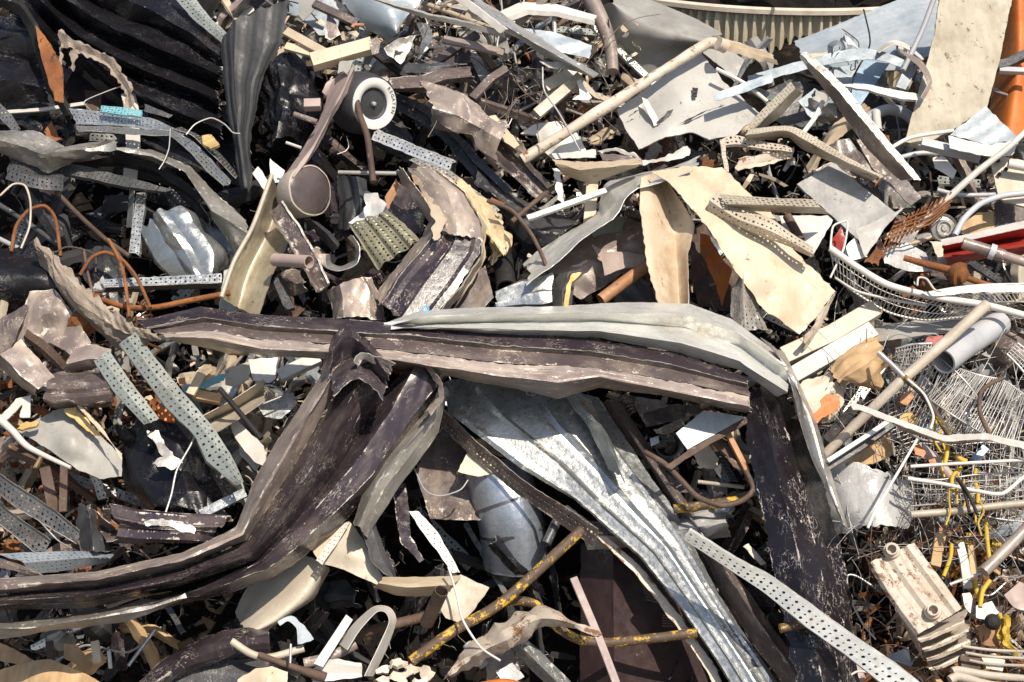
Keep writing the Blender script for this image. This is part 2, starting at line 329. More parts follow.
# ------------------------------------------------------------------ P: a torn panel with a traced outline, bent through its offsets
def P(name, label, cat_, mat, out, o=10, ctrl=(), cr=1.0, cf=7, th=.3, par=None, rag=.5, step=1.3, sharp=.36, grp=None, bevel=0):
    SEED[0] += 1; sd = SEED[0]
    T = lambda p: (TX[0] + p[0] * TX[2], TX[1] + p[1] * TX[2], p[2] if len(p) > 2 else o)
    op = [T(p) for p in out]; cp = op + [T(p) for p in ctrl]
    def off(x, y):
        sw = s = 0
        for a, b, c in cp:
            w = 1 / ((x - a) ** 2 + (y - b) ** 2 + 160) ** 1.5; sw += w; s += w * c
        return s / sw
    ed = []; n = len(op); sp = step / .39
    for i in range(n):
        a, b = op[i], op[(i + 1) % n]; l = math.hypot(b[0] - a[0], b[1] - a[1]); k = max(1, round(l / sp))
        for j in range(k):
            t = j / k; x = a[0] + (b[0] - a[0]) * t; y = a[1] + (b[1] - a[1]) * t
            if rag:
                nx, ny = -(b[1] - a[1]) / (l + 1e-6), (b[0] - a[0]) / (l + 1e-6)
                r = rag * 2.2 * (noise.noise(Vector((x * .11, y * .11, sd))) + .6 * noise.noise(Vector((x * .35, y * .35, sd))))
                x += nx * r; y += ny * r
            ed.append((x, y))
    x0 = min(p[0] for p in ed); x1 = max(p[0] for p in ed); y0 = min(p[1] for p in ed); y1 = max(p[1] for p in ed)
    def inside(x, y):
        c = False; j = len(ed) - 1
        for i in range(len(ed)):
            if (ed[i][1] > y) != (ed[j][1] > y) and x < (ed[j][0] - ed[i][0]) * (y - ed[i][1]) / (ed[j][1] - ed[i][1]) + ed[i][0]: c = not c
            j = i
        return c
    pts = [Vector(e) for e in ed]; y = y0; rnd = random.Random(sd)
    while y < y1:
        x = x0
        while x < x1:
            a, b = x + rnd.uniform(-.25, .25) * sp, y + rnd.uniform(-.25, .25) * sp
            if inside(a, b) and min((a - e[0]) ** 2 + (b - e[1]) ** 2 for e in ed) > (sp * .45) ** 2: pts.append(Vector((a, b)))
            x += sp
        y += sp
    r = delaunay_2d_cdt(pts, [(i, (i + 1) % len(ed)) for i in range(len(ed))], [], 1, 1e-4)
    bm = bmesh.new(); uvl = bm.loops.layers.uv.new('UVMap'); wl = bm.verts.layers.float.new('wear'); vs = []
    for k, q in enumerate(r[0]):
        p = at(q.x, q.y, off(q.x, q.y)); p = p + HN * crump(p, cr * .01, cf, sd)
        v = bm.verts.new(p); v[wl] = 1.0 if min((q.x - e[0]) ** 2 + (q.y - e[1]) ** 2 for e in ed) < .5 else 0; vs.append(v)
    for f in r[2]:
        try: fc = bm.faces.new([vs[i] for i in f])
        except ValueError: continue
        for lp in fc.loops:
            c = lp.vert.co; lp[uvl].uv = (HU.dot(c), c.x)
        fc.normal_update()
        if fc.normal.dot(CAM - fc.calc_center_median()) < 0: fc.normal_flip()
    me = bpy.data.meshes.new(name); bm.to_mesh(me); bm.free()
    return finish(name, me, mat, par, label, cat_, grp, th, sharp, bevel)
# ------------------------------------------------------------------ tubes, bars, lathes
def frames(path):
    n = len(path); T = [(path[min(n - 1, i + 1)] - path[max(0, i - 1)]).normalized() for i in range(n)]
    x = HN.cross(T[0]); x = x.normalized() if x.length > .05 else HX.copy(); out = []
    for t in T:
        x = (x - t * x.dot(t)).normalized(); out.append((x.copy(), t.cross(x).normalized()))
    return out
def sweep_bm(bm, path, ring, closed=True, rs=None, cap=True, dent=0, flip=False):
    fr = frames(path); rows = []; uvl = bm.loops.layers.uv.verify(); acc = 0; us = []
    for i, p in enumerate(path):
        if i: acc += (p - path[i - 1]).length
        us.append(acc); s = rs[i] if rs else 1
        row = []
        for a, b in ring:
            q = p + fr[i][0] * (a * s) + fr[i][1] * (b * s)
            if dent: q += (q - p).normalized() * crump(q, dent * .01, 12, SEED[0])
            row.append(bm.verts.new(q))
        rows.append(row)
    m = len(ring)
    for i in range(len(rows) - 1):
        for j in range(m if closed else m - 1):
            k = (j + 1) % m; vs = [rows[i][j], rows[i][k], rows[i + 1][k], rows[i + 1][j]]
            f = bm.faces.new(vs[::-1] if flip else vs)
            for lp, uv in zip(f.loops, ([(us[i], j / m * .1), (us[i], (j + 1) / m * .1), (us[i + 1], (j + 1) / m * .1), (us[i + 1], j / m * .1)][::-1] if flip else [(us[i], j / m * .1), (us[i], (j + 1) / m * .1), (us[i + 1], (j + 1) / m * .1), (us[i + 1], j / m * .1)])): lp[uvl].uv = uv
    if cap and closed:
        for r in (rows[0], rows[-1]):
            try: bm.faces.new(r)
            except ValueError: pass
    return rows
def circ(r, n=12): return [(r * math.cos(2 * math.pi * k / n), r * math.sin(2 * math.pi * k / n)) for k in range(n)]
def path3(path, o, sm, step=1.2, minn=2):
    w = [pt(p, o) for p in path]
    n = max(minn, min(160, round(length(w) / (step * .01)))); return cat(w, n, sm)
def T(name, label, cat_, mat, path, d, o=10, hollow=False, par=None, sm=True, dent=.0, taper=None, grp=None, n=12):
    "a round tube, d photo pixels across"
    SEED[0] += 1
    p = path3(path, o, sm, max(.7, d * PX * 30)); r = d * PX / 2; bm = bmesh.new()
    rs = None
    if taper: rs = [taper[0] + (taper[1] - taper[0]) * i / (len(p) - 1) for i in range(len(p))]
    a = sweep_bm(bm, p, circ(r, n), True, rs, not hollow, dent)
    if hollow:
        b = sweep_bm(bm, p, circ(r * .86, n), True, rs, False, dent, True)
        for k in (0, -1):
            for j in range(n):
                try: bm.faces.new([a[k][j], a[k][(j + 1) % n], b[k][(j + 1) % n], b[k][j]])
                except ValueError: pass
    bmesh.ops.recalc_face_normals(bm, faces=bm.faces[:])
    me = bpy.data.meshes.new(name); bm.to_mesh(me); bm.free()
    return finish(name, me, mat, par, label, cat_, grp, 0, .9)
def B(name, label, cat_, mat, path, w, d, o=10, roll=0, par=None, sm=False, grp=None, bevel=.15, cr=0, hollow=False, taper=None):
    "a bar of rectangular section, w wide and d deep in photo pixels"
    SEED[0] += 1
    p = path3(path, o, sm, 2.0 if not sm else 1.2); a, b = w * PX / 2, d * PX / 2; c, s = math.cos(math.radians(roll)), math.sin(math.radians(roll))
    ring = [(x * c - y * s, x * s + y * c) for x, y in ((-a, -b), (a, -b), (a, b), (-a, b))]
    bm = bmesh.new()
    rs = [taper[0] + (taper[1] - taper[0]) * i / (len(p) - 1) for i in range(len(p))] if taper else None
    r0 = sweep_bm(bm, p, ring, True, rs, not hollow, cr)
    if hollow:
        t = .0035; ring2 = [(x * c - y * s, x * s + y * c) for x, y in ((-a + t, -b + t), (a - t, -b + t), (a - t, b - t), (-a + t, b - t))]
        r1 = sweep_bm(bm, p, ring2, True, rs, False, cr, True)
        for k in (0, -1):
            for j in range(4): bm.faces.new([r0[k][j], r0[k][(j + 1) % 4], r1[k][(j + 1) % 4], r1[k][j]])
    bmesh.ops.recalc_face_normals(bm, faces=bm.faces[:])
    me = bpy.data.meshes.new(name); bm.to_mesh(me); bm.free()
    return finish(name, me, mat, par, label, cat_, grp, 0, .5, bevel if not hollow else 0)
def lathe_bm(bm, prof, c, ax, n=48, up=None):
    ax = ax.normalized(); x = (up or Vector((0, 0, 1))); x = (x - ax * x.dot(ax)).normalized(); y = ax.cross(x); rows = []
    for r, h in prof: rows.append([bm.verts.new(c + ax * h + (x * math.cos(2 * math.pi * k / n) + y * math.sin(2 * math.pi * k / n)) * max(r, 1e-4)) for k in range(n)])
    for i in range(len(rows) - 1):
        for k in range(n): bm.faces.new([rows[i][k], rows[i][(k + 1) % n], rows[i + 1][(k + 1) % n], rows[i + 1][k]])
    bmesh.ops.recalc_face_normals(bm, faces=bm.faces[:])
def LA(name, label, cat_, mat, prof, c, ax, par=None, n=48, sharp=.6, grp=None, dent=0):
    SEED[0] += 1
    bm = bmesh.new(); lathe_bm(bm, prof, c, ax, n)
    if dent:
        for v in bm.verts: v.co += (v.co - c).normalized() * crump(v.co, dent * .01, 12, SEED[0])
    me = bpy.data.meshes.new(name); bm.to_mesh(me); bm.free()
    return finish(name, me, mat, par, label, cat_, grp, 0, sharp)
def WIRES(name, label, cat_, mat, paths, d, o=10, par=None, sm=True, grp=None, n=6):
    "several thin rods of one grille in one mesh"
    bm = bmesh.new()
    for pa in paths:
        q = path3(pa, o, sm, 2.0); sweep_bm(bm, q, circ(d * PX / 2, n), True, None, True)
    bmesh.ops.recalc_face_normals(bm, faces=bm.faces[:])
    me = bpy.data.meshes.new(name); bm.to_mesh(me); bm.free()
    return finish(name, me, mat, par, label, cat_, grp, 0, 1.2)
def lerpath(a, b, t, k=10):
    "the path between two rails given as pixel points with offsets"
    def res(r):
        v = [Vector((p[0], p[1], p[2])) for p in r]; return cat(v, k, True)
    A, Bq = res(a), res(b); return [tuple(A[i].lerp(Bq[i], t)) for i in range(k + 1)]
def RACK(name, label, cat_, mat, A, Bq, ncross, nlong, d, par=None, frame=2.2, grp=None, jit=0):
    "a bent wire grille: two frame rods and its cross and long wires"
    g = G(name, label, cat_, A[len(A) // 2][:2], A[len(A) // 2][2], grp) if par is None else par
    WIRES('frame_rod', None, None, mat, [A], d * frame, par=g); WIRES('frame_rod', None, None, mat, [Bq], d * frame, par=g)
    Ar = cat([Vector(p) for p in A], max(ncross, 2), True); Br = cat([Vector(p) for p in Bq], max(ncross, 2), True); ps = []
    rnd = random.Random(len(label or 'x'))
    for i in range(ncross + 1):
        a, b = Ar[i], Br[i]; m = a.lerp(b, .5) + Vector((rnd.uniform(-jit, jit), rnd.uniform(-jit, jit), rnd.uniform(-1, 1) * jit * .3)); ps.append([tuple(a), tuple(m), tuple(b)])
    for k in range(1, nlong + 1): ps.append(lerpath(A, Bq, k / (nlong + 1)))
    WIRES('grille', None, None, mat, ps, d, par=g)
    return g
# ================================================================== the setting
def sheet_grid(name, fn, nx, ny, mat, sharp=None):
    bm = bmesh.new(); g = [[bm.verts.new(fn(i / nx, j / ny)) for i in range(nx + 1)] for j in range(ny + 1)]
    for j in range(ny):
        for i in range(nx): bm.faces.new([g[j][i], g[j][i + 1], g[j + 1][i + 1], g[j + 1][i]])
    me = bpy.data.meshes.new(name); bm.to_mesh(me); bm.free()
    o = finish(name, me, mat, None, None, None, None, 0, sharp); o['kind'] = 'structure'; return o
sheet_grid('ground', lambda u, v: Vector(((u - .5) * 1200, (v - .3) * 1200, 0)), 24, 24, 'yard')
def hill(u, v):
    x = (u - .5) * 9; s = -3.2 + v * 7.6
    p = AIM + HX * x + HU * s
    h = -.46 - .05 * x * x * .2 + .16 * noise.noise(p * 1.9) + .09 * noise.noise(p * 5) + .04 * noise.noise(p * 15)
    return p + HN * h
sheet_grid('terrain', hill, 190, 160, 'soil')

# ================================================================== upper left
R(0, 0, .264)
R(0, 0, .5)
S('crumpled_sheet', 'large black crumpled roofing sheet with long folds across the top left corner', 'metal sheet', 'black', [
 [(230, -40), (330, -10), (400, 50), (450, 100)], [(180, -30), (290, 15), (380, 66), (446, 118)], [(140, -20), (240, 34), (330, 62), (430, 122)], [(110, -15), (205, 45), (300, 88), (440, 150)], [(85, -15), (180, 58), (300, 114), (436, 172)], [(70, -10), (160, 74), (270, 132), (440, 200)], [(50, -5), (130, 74), (240, 140), (380, 190), (440, 226)], [(30, 0), (110, 80), (215, 145), (310, 205), (440, 258)], [(15, 20), (95, 96), (190, 165), (270, 205), (440, 290)]], (14, 24, 15, 25, 14, 23, 13, 22, 6), None, 1, 1.1, 8, rag=1.2, sm=True)
R(0, 0, .264)
S('crumpled_sheet', 'glossy black sheet with a sagging lower fold left of the ribbed dark panel', 'metal sheet', 'black', [[(540, 300), (640, 330), (760, 380), (880, 400)], [(560, 400), (680, 460), (780, 520), (900, 600)], [(520, 520), (640, 600), (760, 640), (900, 700)]], (14, 6, 0), 'fold5', 2.4, 1.4, 7, rag=.8, soft=True)
F()
S('ribbed_sheet', 'upright dark grey ribbed panel with torn top edge left of the wheel', 'metal panel', 'dark_sheet', [[(223, 44), (224, 80), (230, 130), (238, 188)], [(236, 20), (234, 70), (238, 130), (246, 189)], [(288, 0), (284, 40), (264, 75), (253, 130), (252, 188)]], (26, 33, 24), 'rib4', .45, .7, 6, rag=1.0)
R(240, 0, .264)
S('plastic_sheet', 'shiny black wrinkled plastic hanging beside the ribbed dark panel', 'plastic sheet', 'black', [[(30, 300), (50, 380), (60, 450), (90, 540)], [(120, 230), (110, 320), (130, 440), (120, 560)], [(190, 195), (190, 320), (200, 420), (180, 520)], [(230, 230), (270, 300), (290, 400), (250, 540)]], (6, 16, 18, 6), 'fold6', 2.5, 2.8, 12, th=.1, rag=.8, soft=True)
R(0, 0, .264)
S('crumpled_sheet', 'black torn sheet hanging at the top left edge beside the rusty orange plate', 'metal sheet', 'black', [[(-20, 60), (30, 60), (90, 40)], [(-20, 140), (50, 130), (130, 150)], [(-20, 200), (60, 220), (150, 240)], [(-20, 300), (70, 310), (170, 330)], [(-20, 400), (90, 400), (190, 390)]], (10, 18, 11, 19, 10), None, 1, 1.3, 9, rag=1)
P('rusty_plate', 'rusty orange blade shaped steel plate standing upright at the upper left', 'steel plate', 'rust', [(135, 98), (172, 140), (215, 212), (240, 262), (240, 386), (206, 378), (178, 290), (150, 190)], 31, cr=.6, th=.5)
P('sheet_scrap', 'small pale grey torn sheet at the top left edge beside the orange blade', 'metal scrap', 'galv_dusty', [(35, 10), (70, 40), (104, 90), (80, 120), (40, 60)], 6, cr=1)
S('bent_channel', 'black bent channel curving down from the top left corner', 'steel channel', 'black_matt', [[(-10, 25), (70, 60), (120, 180), (170, 320), (240, 440)], [(-10, -10), (80, 20), (150, 150), (190, 290), (262, 430)]], (24, 28), 'U', 2, .4)
B('thin_bar', 'thin white bar lying level behind the black bent channel', 'metal bar', 'white', [(-10, 428), (160, 416), (320, 393)], 4.5, 2.5, 8)
S('felt_rag', 'frayed brown felt rag draped down the black crumpled sheet', 'felt rag', 'felt', [[(225, 105), (290, 155), (400, 205), (450, 250), (495, 320), (515, 405)], [(225, 175), (270, 190), (390, 235), (430, 290), (470, 345), (478, 410)]], 27, 'fold3', 1.6, 1.2, 18, th=.25, rag=1.6)
S('felt_strip', 'frayed felt tail hanging beside the rusty orange blade', 'felt rag', 'felt', [[(225, 110), (222, 170), (228, 245)], [(245, 120), (240, 180), (236, 240)]], 24, None, 1, 1, 18, rag=1.5)
S('felt_strip', 'short frayed felt tail hanging over the dark hollow', 'felt rag', 'felt', [[(265, 170), (268, 220), (276, 265)], [(290, 180), (286, 220), (282, 262)]], 27, None, 1, 1, 18, rag=1.3)
g = G('cable_tray', 'long galvanised perforated cable tray bending downwards below the felt rag', 'cable tray', (450, 480), 30)
S('web', None, None, 'galv', [[(262, 412), (400, 424), (570, 448), (655, 482), (700, 505)], [(290, 470), (420, 475), (570, 488), (640, 492), (690, 515)]], (28, 30), None, 1, .3, perf=(1.6, 4, .12, .88, .45), par=g)
S('flange', None, None, 'galv', [[(290, 472), (420, 477), (570, 490), (642, 494), (720, 525), (800, 600), (880, 690)], [(292, 492), (420, 500), (570, 514), (650, 516), (715, 570), (770, 630), (850, 710)]], (30, 33), None, 1, .3, perf=(1.5, 3, .1, .9, .5), par=g)
S('flange', None, None, 'galv_dark', [[(655, 484), (730, 515), (810, 590), (895, 680)], [(690, 480), (760, 520), (840, 590), (905, 665)]], (30, 24), None, 1, .3, perf=(1.5, 3, .1, .9, .5), par=g)
S('perforated_strip', 'teal painted perforated strip lying on the bent cable tray', 'metal strip', 'teal', [[(388, 398), (460, 404), (545, 418)], [(376, 424), (450, 436), (540, 445)]], 34, 'U', .8, .2, perf=(1.2, 3, .1, .9, .4))
S('perforated_strip', 'small dark perforated strip right of the teal strip', 'metal strip', 'galv_dark', [[(550, 394), (650, 436)], [(545, 420), (640, 448)]], 20, None, 1, .2, perf=(1.4, 2, .1, .9, .6))
g = G('upright_bracket', 'pale upright perforated bracket passing behind the bent cable tray', 'bracket', (510, 950), 12)
B('back_plate', None, None, 'white', [(485, 352), (500, 420), (505, 560), (490, 700)], 15, 2, 15, par=g)
S('web', None, None, 'galv', [[(512, 730), (505, 800), (485, 955)], [(552, 730), (548, 800), (530, 968)]], 16, 'U', 1.5, .2, perf=(1.7, 3, .1, .9, .55), par=g)
S('flange', None, None, 'galv', [[(490, 715), (478, 860)], [(508, 715), (500, 860)]], (12, 16), None, 1, .1, par=g)
S('bent_sheet', 'dusty pale blue bent sheet with a brown torn front at the left edge', 'metal sheet', 'galv_dusty', [[(-20, 500), (120, 512), (260, 552), (440, 545)], [(-20, 530), (100, 560), (160, 588), (300, 566), (442, 548)], [(-10, 560), (90, 600), (185, 645), (300, 600), (440, 556)]], (30, 36, 28), None, 1, 1.2, 9, rag=1.2)
S('folded_sheet', 'crumpled silver and brown folded sheet sweeping right below the bent cable tray', 'metal sheet', 'galv_dusty', [[(430, 548), (580, 560), (730, 620), (830, 740), (940, 830)], [(430, 560), (580, 590), (700, 650), (800, 800), (935, 880)], [(440, 580), (600, 640), (740, 680), (800, 840), (880, 960)]], (28, 34, 20), None, 1, 1.4, 9, rag=.8)
S('dark_sheet', 'dark sheet sloping under the silver folded sheet on the left', 'metal sheet', 'black_matt', [[(200, 620), (430, 560), (600, 640), (760, 730)], [(210, 640), (460, 660), (640, 720), (800, 860)]], (22, 14), 'fold3', 2, 1.5)
S('cable_tray', 'dark perforated cable tray sloping right under the dusty blue sheet', 'cable tray', 'galv_dark', [[(225, 610), (350, 632), (470, 664), (650, 716)], [(205, 655), (330, 678), (460, 706), (625, 728)]], 24, 'U', 1.5, .3, perf=(1.6, 4, .1, .9, .6))
S('cable_tray', 'short dark perforated tray stub at the left edge under the dusty sheet', 'cable tray', 'galv_dark', [[(45, 600), (150, 640), (242, 662)], [(20, 680), (130, 715), (238, 722)]], 26, 'V', 1.2, .3, perf=(1.6, 5, .08, .92, .6))
T('wire', 'thin pale wire hooked over the dark hollow at the upper left', 'wire', 'wire', [(345, 420), (320, 385), (390, 352), (470, 322)], 1.3, 22)
T('wire', 'twisted pale wire arched over the bent cable tray', 'wire', 'wire', [(705, 510), (740, 470), (800, 447), (850, 470), (882, 502), (910, 506)], 1.4, 38)
T('wire', 'short wire hanging down from the bend of the cable tray', 'wire', 'wire', [(645, 488), (640, 560), (622, 610), (602, 642)], 1.3, 36)
P('maroon_plate', 'dark maroon plate deep behind the felt rag', 'steel plate', 'maroon', [(300, 210), (440, 300), (450, 400), (300, 400), (240, 330)], -4, cr=.6)
P('brown_plate', 'small brown plate standing behind the thin hooked wire', 'steel plate', 'rust_brown', [(320, 340), (388, 350), (384, 420), (330, 425)], 4, cr=.6)
S('perforated_strip', 'grey green perforated angle coming down from the top edge left of the ribbed panel', 'metal strip', 'galv_green', [[(730, -20), (800, 70), (885, 150)], [(650, -20), (740, 80), (845, 165)]], 22, 'V', 1.6, .3, perf=(1.8, 4, .1, .9, .5))
B('wood_stick', 'pale wooden stick leaning near the perforated angle at the top', 'wood stick', 'cream', [(800, 110), (930, 30)], 6, 4, 10)
B('wood_stick', 'white flat stick crossing behind the ribbed dark panel', 'wood stick', 'white', [(820, 60), (900, 130)], 8, 3, 6)
P('sheet_scrap', 'white torn offcut at the top edge between dark sheets', 'metal scrap', 'white', [(580, 0), (630, -10), (620, 40), (585, 36)], 6)
P('sheet_scrap', 'small crushed grey sheet at the left edge below the black channel', 'metal scrap', 'galv_dusty', [(-10, 262), (40, 275), (72, 312), (30, 350), (-10, 350)], 14, cr=2)
S('perforated_strip', 'dark perforated strip leaning at the far left edge', 'metal strip', 'galv_dark', [[(-10, 380), (40, 430), (80, 490)], [(-20, 430), (20, 470), (55, 510)]], 20, None, 1, .3, perf=(1.6, 3, .1, .9, .5))
P('rust_scrap', 'frayed orange rust scrap under the white bar', 'metal scrap', 'rust', [(165, 500), (195, 455), (222, 520), (250, 530), (190, 540)], 12, cr=1.5)
P('rust_scrap', 'small orange foam crumb on the bend of the cable tray', 'foam scrap', 'foam', [(765, 515), (800, 512), (832, 550), (800, 566), (770, 545)], 34, cr=1.8, th=1.2)

# ================================================================== wheel and around it
R(240, 0, .264)
wc = at(240 + 494 * .264, 392 * .264, 34); tocam = (CAM - wc).normalized()
ax = (Matrix.Rotation(math.radians(33), 3, 'Z') @ tocam + Vector((0, 0, -.05))).normalized()
g = G('wheel', 'black rubber wheel with white lettered rim sticking out of the heap', 'wheel', (488, 390), 26)
r_ = 122 * .264 * PX
LA('tyre', None, None, 'tyre', [(.62 * r_, .012), (.82 * r_, .030), (.88 * r_, .022), (.95 * r_, -.015), (1.0 * r_, -.06), (1.0 * r_, -.085), (.95 * r_, -.12), (.84 * r_, -.145), (.6 * r_, -.15)], wc, ax, g, sharp=1.2)
LA('rim', None, None, 'rim_white', [(.50 * r_, .022), (.53 * r_, .030), (.66 * r_, .0345), (.80 * r_, .0335), (.825 * r_, .027)], wc, ax, g, sharp=1.0)
hub = LA('hub', None, None, 'tyre', [(.001, .02), (.12 * r_, .022), (.14 * r_, .018), (.42 * r_, .016), (.50 * r_, .024)], wc, ax, g)
LA('axle_cap', None, None, 'wire', [(.001, .034), (.06 * r_, .032), (.085 * r_, .014)], wc - Vector((0, 0, 0)), ax, hub, n=14)
up = (Vector((0, 0, 1)) - ax * ax.z).normalized(); rt = up.cross(ax)
bmT = bmesh.new()
for k, ch in enumerate('REGATEN'):
    fc = bpy.data.curves.new('letter', 'FONT'); fc.body = ch; fc.size = .021; fc.align_x = 'CENTER'; fc.extrude = .0006
    to = bpy.data.objects.new('letter', fc); COL.objects.link(to); dg = bpy.context.evaluated_depsgraph_get(); lm = bpy.data.meshes.new_from_object(to.evaluated_get(dg))
    bpy.data.objects.remove(to); bpy.data.curves.remove(fc)
    a = math.radians(40 - k * 10.5); rad = rt * math.cos(a) + up * math.sin(a); tan = rt * math.sin(a) - up * math.cos(a)
    lm.transform(Matrix.Translation(wc + rad * (.645 * r_) + ax * .0355) @ Matrix((tan, rad, ax)).transposed().to_4x4()); bmT.from_mesh(lm); bpy.data.meshes.remove(lm)
lm = bpy.data.meshes.new('lettering'); bmT.to_mesh(lm); bmT.free(); finish('lettering', lm, 'ink', g, None, None)
g = G('wheel_fork', 'bent grey brown steel fork holding the black wheel', 'wheel fork', (240, 640), 26)
S('arm', None, None, 'pink_brown', [[(405, 240), (345, 320), (305, 430), (240, 540), (165, 660)], [(430, 250), (395, 330), (340, 440), (275, 560), (200, 668)], [(440, 270), (412, 350), (352, 452), (292, 572), (222, 675)]], (36, 46, 42), None, 1, .5, par=g)
S('mudguard', None, None, 'pink_brown', [[(410, 270), (370, 290), (330, 310), (312, 345)], [(425, 330), (385, 345), (345, 360), (322, 362)]], (36, 30), 'round', 2.5, .4, par=g)
P('lug', None, None, 'grey', [(378, 232), (432, 228), (408, 285), (392, 270), (370, 280)], 44, cr=.4, par=g)
T('peg', None, None, 'taupe', [(205, 432), (292, 462)], 5.5, 44, True, par=g)
T('peg', None, None, 'white', [(175, 540), (232, 560)], 3, 40, par=g)
B('block', None, None, 'pink_brown', [(243, 398), (306, 396)], 10, 9, 36, par=g)
T('axle_rod', 'dark brown rod running down from the hub of the wheel', 'steel rod', 'rust_brown', [(440, 375), (455, 440), (482, 520), (505, 690)], 6.5, (40), sm=True)
g = G('channel_offcut', 'cream square tube offcut lying above the wheel', 'square tube', (400, 210), 40)
B('tube', None, None, 'cream', [(272, 236), (500, 172)], 15, 13, 44, roll=8, hollow=True, par=g, cr=.3)
P('end_tab', None, None, 'taupe', [(490, 150), (520, 136), (532, 160), (525, 200), (500, 204)], 47, cr=.3, par=g)
B('wood_stick', 'cream wooden slat behind the cream square tube, upper of two', 'wood slat', 'cream', [(172, 118), (330, 205)], 10, 4, 26)
B('wood_stick', 'cream wooden slat behind the cream square tube, lower of two', 'wood slat', 'cream', [(172, 175), (300, 210), (352, 250)], 9, 4, 24)
S('curved_sheet', 'smooth pale blue grey curved sheet at the top edge above the wheel', 'metal sheet', 'blue_white', [[(375, -40), (420, 40), (490, 110), (560, 150)], [(520, -40), (540, 20), (570, 80), (590, 125)], [(700, -40), (680, 10), (640, 50), (600, 115)]], (14, 24, 22), None, 1, .9, 6, soft=True)
S('channel_bar', 'long light grey channel bar slanting from the top edge right of the wheel', 'metal bar', 'grey', [[(470, -16), (700, 52), (860, 84), (1000, 118)], [(500, -2), (700, 72), (860, 106), (1000, 142)]], (38, 36), 'U', 1.5, .4)
S('channel_bar', 'pale white channel bar slanting steeply at the top edge, right of the long grey bar', 'metal bar', 'white', [[(840, -20), (920, 40), (1010, 110)], [(800, -10), (900, 62), (985, 128)]], (42, 40), 'U', 1.5, .3)
S('crushed_channel', 'crushed dark brown channel with an open flattened end right of the wheel', 'steel channel', 'brown', [[(570, 300), (680, 290), (780, 255), (865, 245)], [(575, 335), (690, 330), (780, 300), (880, 290)], [(600, 345), (690, 350), (800, 318), (895, 316)]], (26, 30, 22), None, 1, .6)
S('dark_strip', 'dark grey strip lying above the crushed brown channel', 'metal strip', 'slate', [[(590, 235), (700, 245), (860, 240)], [(600, 272), (720, 285), (800, 262)]], 20, 'V', 1, .6)
P('bent_plate', 'pale bent bracket plate right of the cream square tube', 'metal plate', 'galv_dusty', [(545, 182), (600, 140), (668, 128), (640, 190), (608, 232), (560, 205)], 28, ctrl=[(610, 170, 34)], cr=1.2)
P('maroon_plate', 'dark maroon square plate behind the crossing brown bars', 'steel plate', 'maroon', [(700, 182), (872, 178), (880, 262), (700, 256)], 4, cr=.5)
B('steel_bar', 'dark brown bar slanting up right across the maroon square plate', 'steel bar', 'brown', [(700, 262), (900, 130)], 9, 6, 16)
B('steel_bar', 'dark brown bar standing right of the crushed channel', 'steel bar', 'brown', [(880, 375), (950, 300), (1010, 262)], 9, 6, 20)
B('steel_bar', 'short brown bar leaning right of the maroon square plate', 'steel bar', 'rust_brown', [(900, 180), (965, 262)], 7, 6, 16)
B('steel_bar', 'grey brown flat bar under the long light grey channel', 'steel bar', 'taupe', [(770, 150), (880, 172), (1000, 200)], 9, 4, 26)
B('steel_bar', 'dark steel bar from the cream tube end down to the right', 'steel bar', 'black_matt', [(512, 205), (570, 250), (640, 300)], 6, 5, 20)
S('crumpled_sheet', 'crumpled shiny silver brown sheet with sharp creases right of the wheel', 'metal sheet', 'taupe', [[(690, 345), (760, 350), (860, 400), (1000, 460)], [(730, 410), (830, 440), (900, 480), (1000, 540)], [(740, 440), (840, 500), (930, 560), (1010, 640)]], (26, 32, 20), 'fold4', 2, 2.6, 11, rag=1.2)
S('folded_sheet', 'dark folded sheet falling from the crumpled silver sheet', 'metal sheet', 'slate', [[(590, 350), (700, 400), (830, 510), (960, 640), (1040, 720)], [(600, 400), (700, 470), (800, 560), (900, 690), (960, 760)]], (18, 8), 'fold4', 3, 1.4)
S('perforated_strip', 'white perforated angle running down right from under the wheel', 'metal strip', 'galv_bright', [[(520, 488), (660, 548), (822, 612)], [(500, 528), (640, 585), (790, 645)]], 34, 'V', 1.2, .3, perf=(1.5, 3, .08, .92, .6))
T('metal_tube', 'thin pale tube lying level below the wheel', 'tube', 'grey', [(372, 653), (592, 657)], 4.2, 30)
T('wire', 'thin curled wire below the wheel rim', 'wire', 'wire', [(368, 584), (400, 572), (412, 552), (404, 516)], 1.2, 26)
P('blue_scrap', 'pale blue torn sheet at the top edge left of the curved sheet', 'metal sheet', 'blue_white', [(180, -20), (340, -20), (380, 60), (370, 130), (300, 140), (250, 90), (190, 60)], 4, cr=1.6)
P('brown_cone', 'grey brown cone shaped offcut under the dark bar near the top edge', 'metal scrap', 'taupe', [(330, 50), (352, 60), (382, 130), (340, 150), (322, 140)], 20, ctrl=[(350, 110, 26)], cr=.5)
B('steel_bar', 'dark slanting bar at the top edge above the cream square tube', 'steel bar', 'brown', [(280, 14), (445, 90)], 9, 5, 24)
P('sheet_scrap', 'white offcut at the top edge left above the ribbed dark panel', 'metal scrap', 'white', [(-10, 30), (40, 10), (55, 40), (0, 75)], 10)
P('grey_flap', 'grey folded flap at the top edge above the ribbed dark panel', 'metal scrap', 'grey', [(225, -10), (330, -20), (270, 50), (240, 85), (220, 60)], 18, cr=.8)
P('white_offcut', 'pointed white offcut left of the wheel fork foot', 'metal scrap', 'white', [(112, 600), (172, 645), (150, 690), (118, 690)], 22, cr=.4)
P('white_offcut', 'narrow white offcut standing below the black wrinkled plastic', 'metal scrap', 'white', [(45, 655), (70, 630), (115, 700), (90, 720)], 22, cr=.4)
